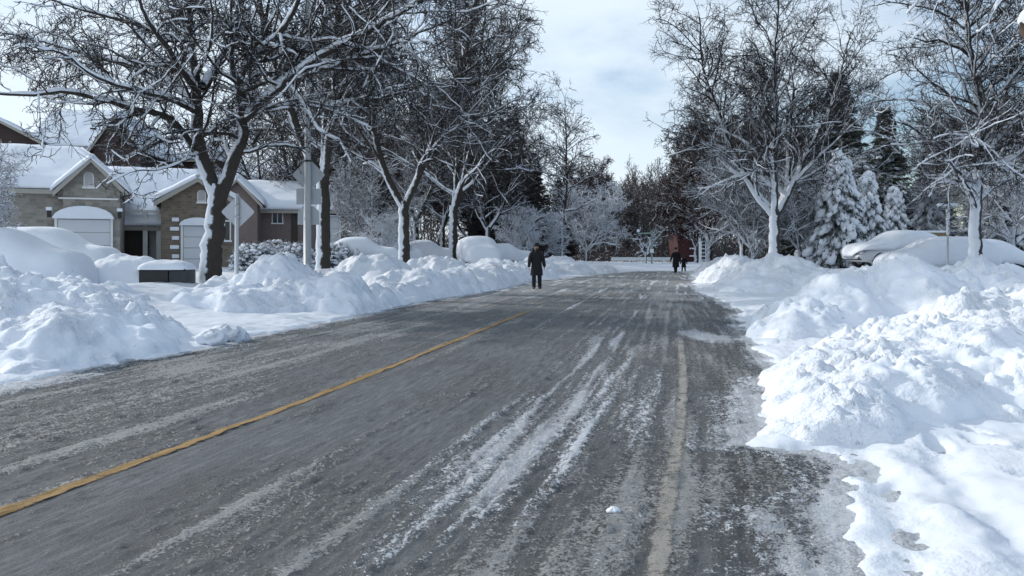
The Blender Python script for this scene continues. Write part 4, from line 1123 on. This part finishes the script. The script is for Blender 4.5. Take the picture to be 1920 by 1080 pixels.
m = MB(); m.box(-.055, .055, -.045, .058, hz_(388, ys) - .45, hz_(388, ys) - .41); m.box(-.055, .055, -.045, .058, hz_(408, ys) - .45, hz_(408, ys) - .41); m.build('bracket', M_GALV, t)
MB().box(-.10, -.04, -.05, .03, hz_(365, ys) - .45, hz_(362, ys) - .45).build('snow_cap', M_SNOW_SOFT, t, bevel=.02)
MB().tube([(-.045,.0,.1), (-.04,0,2.4)], [.03, .02], 7).build('snow_strip', M_SNOW_SOFT, t, True)
yp = 25.; x, _, _ = at(577, 495, yp)
t = thing('lamp_post', 'tall grey pole carrying the backs of a diamond sign and two plates', 'pole', (x, yp, .5)); t.rotation_euler.z = .05
MB().tube([(0,0,-.3), (0,0,2.6), (0,0,6.2), (0,0,9.0)], [.115, .105, .085, .065], 14).build('pole', M_GALV, t, True)
diamond(t, hz_(327, yp) - .5, 1.05, .13)
MB().box(-.38, .40, .125, .137, hz_(383, yp) - .5, hz_(353, yp) - .5).build('square_plate', M_SIGN, t, bevel=.004)
MB().ngon_prism([(-.34, hz_(421, yp) - .5), (.34, hz_(421, yp) - .5), (.33, hz_(396, yp) - .5), (.16, hz_(386, yp) - .5), (-.16, hz_(386, yp) - .5), (-.33, hz_(396, yp) - .5)], .12, .132).build('lower_plate', M_SIGN, t)
for pz in (302, 345, 372, 410):
    z = hz_(pz, yp) - .5; MB().tube([(0,0,z-.03), (0,0,z+.03)], [.118, .118], 14).build('band', M_DARK if pz == 302 else M_GALV, t)
MB().tube([(-.09,.0,.1), (-.07,0,2.2), (-.06,0,3.4)], [.06, .055, .02], 7).build('snow_strip', M_SNOW_SOFT, t, True)
# snow-covered post on the right
yw = 27.; x, _, _ = at(1777, 480, yw)
t = thing('snowy_post', 'thin post with a snow covered crosspiece in front of the buried cars', 'post', (x, yw, .6))
MB().tube([(0,0,-.3), (0,0,hz_(400, yw) - .6)], [.035, .03], 8).build('post', M_GALV, t, True)
MB().tube([(0,0,hz_(440, yw) - .6), (.01,0,hz_(420, yw) - .6), (0,0,hz_(395, yw) - .6), (0,0,hz_(386, yw) - .6)], [.04, .06, .075, .04], 10).build('snow_sleeve', M_SNOW_SOFT, t, True)
MB().box(-.34, .30, -.04, .04, hz_(389.5, yw) - .6, hz_(387, yw) - .6).build('crosspiece', M_GALV, t)
MB().box(-.36, .32, -.08, .08, hz_(386.8, yw) - .6, hz_(381, yw) - .6).build('snow_cap', M_SNOW_SOFT, t, bevel=.07, seg=3)

# ------------------------------------------------------------------ black box half buried in snow
yb = 21.; x0, _, zb = at(260, 533, yb); x1 = at(347, 533, yb)[0]
t = thing('storage_box', 'black box under a thick cushion of snow beside the buried cars on the left', 'box', ((x0 + x1) / 2, yb, zb - .05)); w = x1 - x0
MB().box(-w/2, w*.13, 0, .75, -.1, .42).build('body', M_BOX, t, bevel=.02)
MB().box(w*.13+.003, w/2, .03, .72, -.1, .42).build('side_panel', M_BOX2, t, bevel=.02)
m = MB(); m.box(-w/2 - .01, w/2 + .01, -.03, .78, .423, .45); m.build('lid', M_BOX2, t, bevel=.01)
def dome(name, parent, rx, ry, h, seed, p=2.6, zoff=0, cx=0, cy=0, flat=.0):
    u = np.linspace(-1, 1, 60); U, V_ = np.meshgrid(u, u)
    # map the square to a rounded-square disc
    k = np.maximum(np.abs(U), np.abs(V_)); nrm = (np.abs(U) ** p + np.abs(V_) ** p) ** (1 / p) + 1e-9
    s = k / nrm; X = U * s; Y = V_ * s
    z = h * np.sqrt(np.clip(1 - k ** 2.4, 0, 1)) * (1 + .08 * fbm(X * 2, Y * 2, seed, 3)) - .03
    me = grid_mesh(name, X * rx + cx, Y * ry + cy, z + zoff, M_SNOW_SOFT)
    return link(name, me, parent)
dome('snow_cover', t, w*.56, .52, .26, 5, 4, .46, -.02, .37)
mound = dome('snow_mound', None, 1.25, 1.0, 1.08, 8, 3); mound.location = (at(228, 500, 21.7)[0] + .15, 21.9, .28); tag(mound, 'smooth snow mound left of the black box', 'snow mound')

# ------------------------------------------------------------------ cars under snow
def loft(xs, hw, z0, zt, n=28, p=3.0, y=0.):
    V = []
    for X, w, a, b in zip(xs, hw, z0, zt):
        th = np.linspace(0, 2 * np.pi, n + 1)[:-1]
        c = np.cos(th); s = np.sin(th)
        yy = np.sign(c) * np.abs(c) ** (2 / p) * w
        zz = (a + b) / 2 + np.sign(s) * np.abs(s) ** (2 / p) * (b - a) / 2
        V.append(np.stack([np.full(n, X), yy + y, zz], -1))
    K = len(xs); V = np.concatenate(V); idx = np.arange(K * n).reshape(K, n); a = idx[:-1]; b = idx[1:]
    Q = np.stack([a, np.roll(a, -1, 1), np.roll(b, -1, 1), b], -1).reshape(-1, 4)
    caps = []
    V = np.concatenate([V, [[xs[0], y, (z0[0] + zt[0]) / 2], [xs[-1], y, (z0[-1] + zt[-1]) / 2]]])
    for i in range(n):
        j = (i + 1) % n; caps += [(K * n, idx[0, j], idx[0, i]), (K * n + 1, idx[-1, i], idx[-1, j])]
    return V, Q, np.array(caps)
def sm(xs, kx, ky): 
    v = np.interp(xs, kx, ky)
    for _ in range(4): v[1:-1] = (v[:-2] + v[2:] + 2 * v[1:-1]) / 4
    return v
def car(label, loc, rz, kind='saloon', paint=None, L=4.6, Wd=1.85, snow=.34, lowsnow=.55, sc=1.0, taillight=False):
    """nose at +x"""
    paint = paint or M_PAINTD
    t = thing('parked_car', label, 'car', loc, rz, 'cars buried in snow'); t.scale = (sc,) * 3
    H = {'saloon': 1.42, 'suv': 1.68, 'van': 1.8, 'hatch': 1.48}[kind]
    kx = np.array([0, .03, .12, .25, .34, .48, .72, .86, .96, 1.0]) * L - L / 2
    top = {'saloon': [.62, .78, .92, 1.0, H * .98, H, H * .98, .93, .80, .55],
           'suv':    [.8, 1.1, H * .93, H * .99, H, H, H * .96, 1.08, .98, .65],
           'van':    [.9, 1.3, H * .96, H, H, H, H * .98, 1.2, .95, .65],
           'hatch':  [.7, .95, H * .9, H * .98, H, H, H * .93, .98, .82, .55]}[kind]
    if kind in ('saloon',): kx = np.array([0, .03, .10, .20, .33, .48, .60, .74, .95, 1.0]) * L - L / 2
    else: kx = np.array([0, .03, .08, .2, .34, .48, .60, .76, .95, 1.0]) * L - L / 2
    xs = np.linspace(-L / 2, L / 2, 44)
    zt = sm(xs, kx, np.array(top)); hw = sm(xs, [-L/2, -L/2+.12, -L/2+.5, L/2-.7, L/2-.15, L/2], [Wd*.36, Wd*.45, Wd*.5, Wd*.5, Wd*.44, Wd*.33])
    zb = sm(xs, [-L/2, -L/2+.3, L/2-.3, L/2], [.42, .26, .26, .40])
    V, Q, C = loft(xs, hw, zb, zt, p=3.6); link('body', raw_mesh('car_body', V, [Q, C], paint), t)
    for xw in (-L * .30, L * .31):
        for s in (-1, 1):
            w = MB()
            pr = [(.20, -.09), (.30, -.105), (.335, -.07), (.335, .07), (.30, .105), (.20, .09)]
            n = 28; V = []; 
            for a in range(n):
                an = a / n * 6.2832
                for r, yy in pr: V.append((r * math.cos(an), yy, r * math.sin(an)))
            fs = []
            for a in range(n):
                for j in range(len(pr)):
                    j2 = (j + 1) % len(pr); b = (a + 1) % n
                    fs.append((a * 6 + j, a * 6 + j2, b * 6 + j2, b * 6 + j))
            w.add(V, fs); wh = w.build('wheel', M_TYRE, t, True); wh.location = (xw, s * (Wd / 2 - .07), .335)
            r_ = MB(); r_.tube([(0, -.05, 0), (0, .05, 0)], [.21, .21], 20)
            rim = r_.build('rim', M_RIM, wh)
            MB().tube([(0, -.07 * s * -1, 0), (0, .085 * s, 0)], [.045, .045], 10).build('hub', M_TYRE, rim)
    # lights, bumper, plate of dark glass along the side below the snow line
    for s in (-1, 1):
        MB().box(L/2 - .22, L/2 - .08, s * Wd * .33 - .16, s * Wd * .33 + .16, .60, .72).build('headlight', plain('headlight_lens', (.5, .52, .55), .15), t, bevel=.02)
        MB().box(-L/2 + .12, -L/2 + .24, s * Wd * .36 - .12, s * Wd * .36 + .12, .72, .92).build('tail_light', M_RED, t, bevel=.02)
    MB().box(L/2 - .18, L/2 - .02, -Wd * .36, Wd * .36, .34, .50).build('bumper', M_BOX2, t, bevel=.03)
    # the snow: follows the body, thick on top, overhanging the flanks
    xs2 = np.linspace(-L / 2 - .10, L / 2 + .10, 60)
    zt2 = sm(xs2, kx, np.array(top)) + snow; 
    e = np.minimum(xs2 - xs2[0], xs2[-1] - xs2); zt2 = zt2 - (snow + .10) * (1 - np.sqrt(np.clip(1 - (1 - np.clip(e / .35, 0, 1)) ** 2, 0, 1)))
    for _ in range(3): zt2[1:-1] = (zt2[:-2] + zt2[2:] + zt2[1:-1]) / 3
    zt2 = zt2 + .03 * perlin(xs2 * 1.7, xs2 * 0 + .5, 5)
    hw2 = np.interp(xs2, xs, hw) * (1.0) + .12; hw2 = hw2 * (.5 + .5 * np.sqrt(np.clip(1 - (1 - np.clip(e / .3, 0, 1)) ** 2, 0, 1)))
    zb2 = np.full_like(xs2, lowsnow) + .06 * perlin(xs2 * 2.2, xs2 * 0 + 2.5, 7)
    V, Q, C = loft(xs2, hw2, zb2, zt2, p=2.9, n=44)
    V[:, 1] += .03 * perlin(V[:, 0] * 1.6, V[:, 2] * 2.5, 9); V[:, 2] += .02 * perlin(V[:, 0] * 1.3, V[:, 1] * 2.5, 12)
    link('snow_cover', raw_mesh('car_snow', V, [Q, C], M_SNOW_SOFT), t)
    return t
def gz(x, y): return max(0., float(ground_z(np.array([x]), np.array([y]), False)[0]))
car('smooth snow buried car at the left picture edge, nearest of the pair', (at(-8, 0, 20)[0], 20.2, .26), .12, 'hatch', lowsnow=.05, snow=.33, L=4.2)
car('snow buried car with a high rounded roof behind the one at the left edge', (at(90, 0, 26.5)[0], 26.6, .26), .10, 'suv', L=4.5, lowsnow=.12, snow=.34)
car('snow covered car seen between the second and third forked trunks', (at(672, 0, 43)[0], 43, .45), .15, 'saloon', lowsnow=.4, snow=.4)
car('low snow covered car left of the third forked trunk', (at(722, 0, 47)[0], 47, .45), .15, 'hatch', lowsnow=.4, snow=.35)
car('snow covered car behind the third and fourth roadside trunks', (at(795, 0, 53)[0], 53, .5), .1, 'saloon', lowsnow=.3, snow=.35)
car('round snow covered car standing end on left of the man', (at(897, 0, 46)[0], 46, .35), -1.35, 'suv', paint=M_PAINTW, lowsnow=.35, snow=.36)
car('snow covered car farther off behind the round snow covered one', (at(945, 0, 60)[0], 60, .3), .1, 'saloon', lowsnow=.3, snow=.4)
car('snow covered car with its wheel showing, left of the pair on the right', (at(1690, 0, 35)[0], 35, .74), math.pi + .12, 'saloon', L=4.8, paint=M_PAINTW, lowsnow=.74, snow=.24)
car('long snow covered car overlapping the one with the visible wheel', (at(1752, 0, 30.5)[0], 30.4, .30), math.pi + .1, 'hatch', L=4.3, paint=M_PAINTW, lowsnow=.45, snow=.26)
car('low snow covered car behind the spreading tree on the right', (at(1852, 0, 33)[0], 33, .3), .1, 'hatch', L=4.0, lowsnow=.5, snow=.2)

# ------------------------------------------------------------------ people
def ell(c, r, n=18, m=12, f=None):
    th = np.linspace(0, 2 * np.pi, n + 1)[:-1]; ph = np.linspace(.03, np.pi - .03, m); T, P = np.meshgrid(th, ph)
    V = np.stack([np.sin(P) * np.cos(T) * r[0], np.sin(P) * np.sin(T) * r[1], np.cos(P) * r[2]], -1)
    if f: V = f(V)
    V = (V + np.array(c)).reshape(-1, 3); idx = np.arange(n * m).reshape(m, n); a = idx[:-1]; b = idx[1:]
    Q = np.stack([a, b, np.roll(b, -1, 1), np.roll(a, -1, 1)], -1).reshape(-1, 4)
    k = len(V); V = np.concatenate([V, [V[:n].mean(0), V[-n:].mean(0)]])
    tri = [(k, i, (i + 1) % n) for i in range(n)] + [(k + 1, idx[-1, (i + 1) % n], idx[-1, i]) for i in range(n)]
    return V, [tuple(q) for q in Q] + tri
def limb(m, pts, rad, s=12, rounds=True):
    pts = [np.array(p, float) for p in pts]
    P = resample(pts, 14); t = np.linspace(0, 1, len(rad)); r = np.interp(np.linspace(0, 1, 14), t, rad)
    m.tube([tuple(q) for q in P], list(r), s)
    if rounds:
        for e in (0, -1): m.add(*ell(P[e], (r[e],) * 3, 12, 8))
def person(label, loc, rz, hgt=1.76, pose='stand', coat=M_BLACK, hat='brim', child=False, coat_len=.52):
    """faces -y before rotation; heights as for 1.76 m, then scaled"""
    t = thing('person', label, 'person', loc, rz); k = hgt / 1.86; t.scale = (k, k, k)
    st = {'stand': (.10, .06), 'walk': (.28, -.22), 'walk2': (-.2, .25)}[pose]      # forward offset of feet (-y is forward)
    hipz = .92
    legs = {}
    for s, off in ((-1, st[0]), (1, st[1])):
        hip = (s * .10, 0, hipz); kneeo = (s * .115, -.5 * off - .03, .50); ank = (s * .12, -off, .09)
        legs[s] = (hip, kneeo, ank)
    arms = {}
    for s, off in ((-1, -.12 if pose != 'stand' else .04), (1, .14 if pose != 'stand' else -.02)):
        sh = (s * .20, .01, 1.44); el_ = (s * .275, .02 - off * .4, 1.16); wr = (s * .315, -.05 - off, .90)
        arms[s] = (sh, el_, wr)
    m = MB()
    def face(V):
        x, y, z = V[..., 0], V[..., 1], V[..., 2]
        y2 = y + .012 * np.exp(-((z + .02) / .02) ** 2 - ((np.abs(x) - .032) / .016) ** 2) * (y < 0)
        y2 = y2 - .026 * np.exp(-((z + .035) / .022) ** 2 - (x / .013) ** 2) * (y < 0)
        x2 = x * (1 - .22 * smooth(.0, -.12, z))
        return np.stack([x2, y2, z], -1)
    m.add(*ell((0, -.005, 1.655), (.077, .098, .122), 32, 24, face))
    for s in (-1, 1): m.add(*ell((s * .078, .01, 1.645), (.012, .02, .032), 10, 8))
    limb(m, [(0, .02, 1.58), (0, .02, 1.50), (0, .02, 1.42)], [.055, .056, .07])
    m.add(*ell((0, .02, 1.28), (.17, .105, .22))); m.add(*ell((0, .01, 1.00), (.15, .10, .20)))
    for s in (-1, 1):
        sh, el_, wr = arms[s]; limb(m, [sh, el_, wr], [.055, .045, .030])
        hd = np.array(wr) + [0, -.015, -.06]; m.add(*ell(hd, (.020, .040, .055), 12, 8))
        for f in range(4):
            b0 = np.array(wr) + [0, -.045 + f * .021, -.10]; ln = (.062, .072, .068, .052)[f]
            limb(m, [b0, b0 + [-s * .006, -.002, -ln * .55], b0 + [-s * .022, -.002, -ln]], [.0095, .009, .0078], 8)
        b0 = np.array(wr) + [-s * .005, -.045, -.045]; limb(m, [b0, b0 + [-s * .006, -.022, -.03], b0 + [-s * .012, -.026, -.058]], [.011, .010, .0085], 8)
        hip, kn, an = legs[s]; limb(m, [hip, kn, an], [.085, .058, .042]); limb(m, [(an[0], an[1], .05), (an[0] + s * .01, an[1] - .15, .035)], [.042, .032])
    b = m.build('body', M_SKIN, t, True); rm = b.modifiers.new('fuse', 'REMESH'); rm.mode = 'VOXEL'; rm.voxel_size = .008; rm.use_smooth_shade = True
    # coat: torso loft, sleeves
    m = MB(); hem = hipz + .0 - (coat_len - .10)
    secs = [(1.50, .075, .075), (1.475, .13, .09), (1.44, .20, .115), (1.36, .228, .132), (1.20, .215, .135), (1.05, .205, .132), (.92, .215, .140), (.75, .235, .155), (hem, .25, .17)]
    zs = np.array([q[0] for q in secs]); zz = np.linspace(zs[0], zs[-1], 40); ax = np.interp(-zz, -zs, [q[1] for q in secs]); ay = np.interp(-zz, -zs, [q[2] for q in secs])
    n = 48; V = []
    for z, a, c in zip(zz, ax, ay):
        th = np.linspace(0, 2 * np.pi, n + 1)[:-1]; fold = 1 + .035 * np.sin(th * 7 + z * 3) * smooth(1.1, .6, z) + .012 * np.sin(th * 3 + z * 21)
        slit = 1 - .10 * np.exp(-((th - 1.5 * np.pi) / .07) ** 2) * smooth(1.3, .7, z)
        V.append(np.stack([np.sign(np.cos(th)) * np.abs(np.cos(th)) ** .85 * a * fold, .012 + np.sin(th) * c * fold * slit, np.full(n, z)], -1))
    K = len(V); idx = np.arange(K * n).reshape(K, n); a = idx[:-1]; c = idx[1:]
    m.add(np.concatenate(V), [tuple(q) for q in np.stack([a, c, np.roll(c, -1, 1), np.roll(a, -1, 1)], -1).reshape(-1, 4)])
    for s in (-1, 1):
        sh, el_, wr = arms[s]; sh = np.array(sh) + [-s * .03, 0, -.01]
        limb(m, [sh, np.array(sh) + [s * .045, 0, -.07], el_, np.array(wr) + [0, 0, .01]], [.075, .076, .062, .052], 16)
    co = m.build('coat', coat, t, True); sd = co.modifiers.new('s', 'SOLIDIFY'); sd.thickness = .012
    m = MB(); m.tube([(0, .015, 1.535), (0, .01, 1.50), (0, .01, 1.46)], [.066, .074, .10], 20, False); m.build('collar', coat, co, True)
    m = MB(); m.box(-.012, .012, -.148, -.135, .8, 1.42)
    # trousers and shoes
    m = MB()
    for s in (-1, 1):
        hip, kn, an = legs[s]; limb(m, [hip, kn, (an[0], an[1], .10)], [.112, .088, .078], 16)
    m.add(*ell((0, .01, .93), (.19, .125, .12))); m.build('trousers', M_NAVY if not child else M_NAVY, t, True)
    for s in (-1, 1):
        an = legs[s][2]
        def shoe(V):
            V = V.copy(); V[..., 2] = np.maximum(V[..., 2], -.045); V[..., 2] *= 1 - .45 * smooth(0, -.15, V[..., 1]); return V
        V, fs = ell((an[0] + s * .01, an[1] - .06, .047), (.052, .15, .062), 20, 14, shoe); MB().add(V, fs).build('shoe', M_SHOE, t, True)
    if hat == 'brim':
        def lathe(pr, n=32):
            V = [(r * math.cos(a) , r * 1.12 * math.sin(a), z) for r, z in pr for a in np.linspace(0, 2 * math.pi, n + 1)[:-1]]
            idx = np.arange(len(pr) * n).reshape(len(pr), n); a = idx[:-1]; b = idx[1:]
            return np.array(V) + [0, .005, 0], [tuple(q) for q in np.stack([a, np.roll(a, -1, 1), np.roll(b, -1, 1), b], -1).reshape(-1, 4)]
        h = MB().add(*lathe([(.078, 1.700), (.148, 1.712), (.152, 1.722), (.092, 1.722), (.090, 1.76), (.086, 1.82), (.075, 1.848), (.04, 1.845), (.001, 1.835)])).build('hat', M_FELT, t, True)
        MB().add(*lathe([(.0925, 1.724), (.0925, 1.75)])).build('hat_band', M_BLACK, h, True)
    else:
        MB().add(*ell((0, .012, 1.69), (.095, .115, .125), 24, 16)).build('hood', M_BURG, t, True)
    if not child:
        MB().add(*ell((0, -.085, 1.575), (.052, .032, .075), 18, 12)).build('beard', M_HAIR, t, True)
    return t
x = (1006 - CX) / F * 30.9
person('man in black overcoat and hat walking towards the camera on the left lane', (x, 30.9, .004), .1, 1.80, 'stand', coat_len=.48)
x = (1267 - CX) / F * 56
person('adult in long black coat and brimmed hat walking away at the road end', (x, 56, .0), math.pi + .15, 1.80, 'walk', coat_len=.62)
x = (1282 - CX) / F * 58.5
c = person('child in dark coat and burgundy hat beside the adult at the road end', (x, 58.5, .0), math.pi, 1.28, 'walk2', hat='hood', child=True)
bag = tag(MB().add(*ell((0, 0, 0), (.055, .05, .065), 14, 10)).build('white_bag', M_SNOW_SOFT, None, True), 'small white bundle carried between the adult and the child', 'bag'); bag.location = ((1277.5 - CX) / F * 56.6, 56.6, hz_(485.5, 56.6))

# ------------------------------------------------------------------ light, sky, camera
SUN_EL, SUN_AZ = 27., -62.       # azimuth measured from the view direction (+y) towards the right
d = Vector((math.sin(R_(SUN_AZ)) * math.cos(R_(SUN_EL)), math.cos(R_(SUN_AZ)) * math.cos(R_(SUN_EL)), math.sin(R_(SUN_EL))))
L = bpy.data.lights.new('sun', 'SUN'); L.energy = 2.8; L.angle = R_(1.0); L.color = (1, .965, .91)
lo = bpy.data.objects.new('sun', L); col.objects.link(lo); lo.rotation_euler = d.to_track_quat('Z', 'Y').to_euler()

w = bpy.data.worlds.new('World'); scene.world = w; w.use_nodes = True; nt = w.node_tree
bg = nt.nodes['Background']; bg.inputs['Strength'].default_value = .150
sky = nt.nodes.new('ShaderNodeTexSky'); sky.sky_type = 'NISHITA'; sky.sun_disc = False
sky.sun_elevation = R_(SUN_EL); sky.sun_rotation = R_(SUN_AZ); sky.air_density = 1.0; sky.dust_density = .8; sky.ozone_density = 2
tc = nt.nodes.new('ShaderNodeTexCoord'); mp = nt.nodes.new('ShaderNodeMapping'); mp.inputs['Scale'].default_value = (1, 1, 2.6); mp.inputs['Location'].default_value = (.35, .2, .1)
nt.links.new(tc.outputs['Generated'], mp.inputs[0])
cn = noise(nt, 2.4, mp.outputs[0], 6, .55, .3); cn2 = noise(nt, 5, mp.outputs[0], 5, .6)
sp_ = nt.nodes.new('ShaderNodeSeparateXYZ'); nt.links.new(tc.outputs['Generated'], sp_.inputs[0])
cov = math_(nt, 'SUBTRACT', cn, math_(nt, 'MULTIPLY', math_(nt, 'MAXIMUM', math_(nt, 'SUBTRACT', sp_.outputs['X'], .10), 0), .62))
fac = ramp(nt, cov, .22, .52)
fac = math_(nt, 'MULTIPLY', fac, .93)
cc = mixc(nt, cn2, (4.9, 5.85, 6.8), (6.3, 7.0, 7.6))
out = mixc(nt, fac, sky.outputs[0], cc)
nt.links.new(out, bg.inputs['Color'])

cam = bpy.data.cameras.new('camera'); co = bpy.data.objects.new('camera', cam); col.objects.link(co)
cam.sensor_width = 36; cam.lens = 36 * F / 1920; cam.shift_y = (HY - 540) / 1920.; cam.clip_end = 6000; cam.clip_start = .05
co.location = (0, 0, CH); co.rotation_euler = (R_(90), 0, 0)
scene.camera = co
scene.view_settings.view_transform = 'Standard'; scene.view_settings.look = 'None'; scene.view_settings.exposure = 0

scene.cycles.max_bounces = 6; scene.cycles.diffuse_bounces = 3; scene.cycles.glossy_bounces = 2
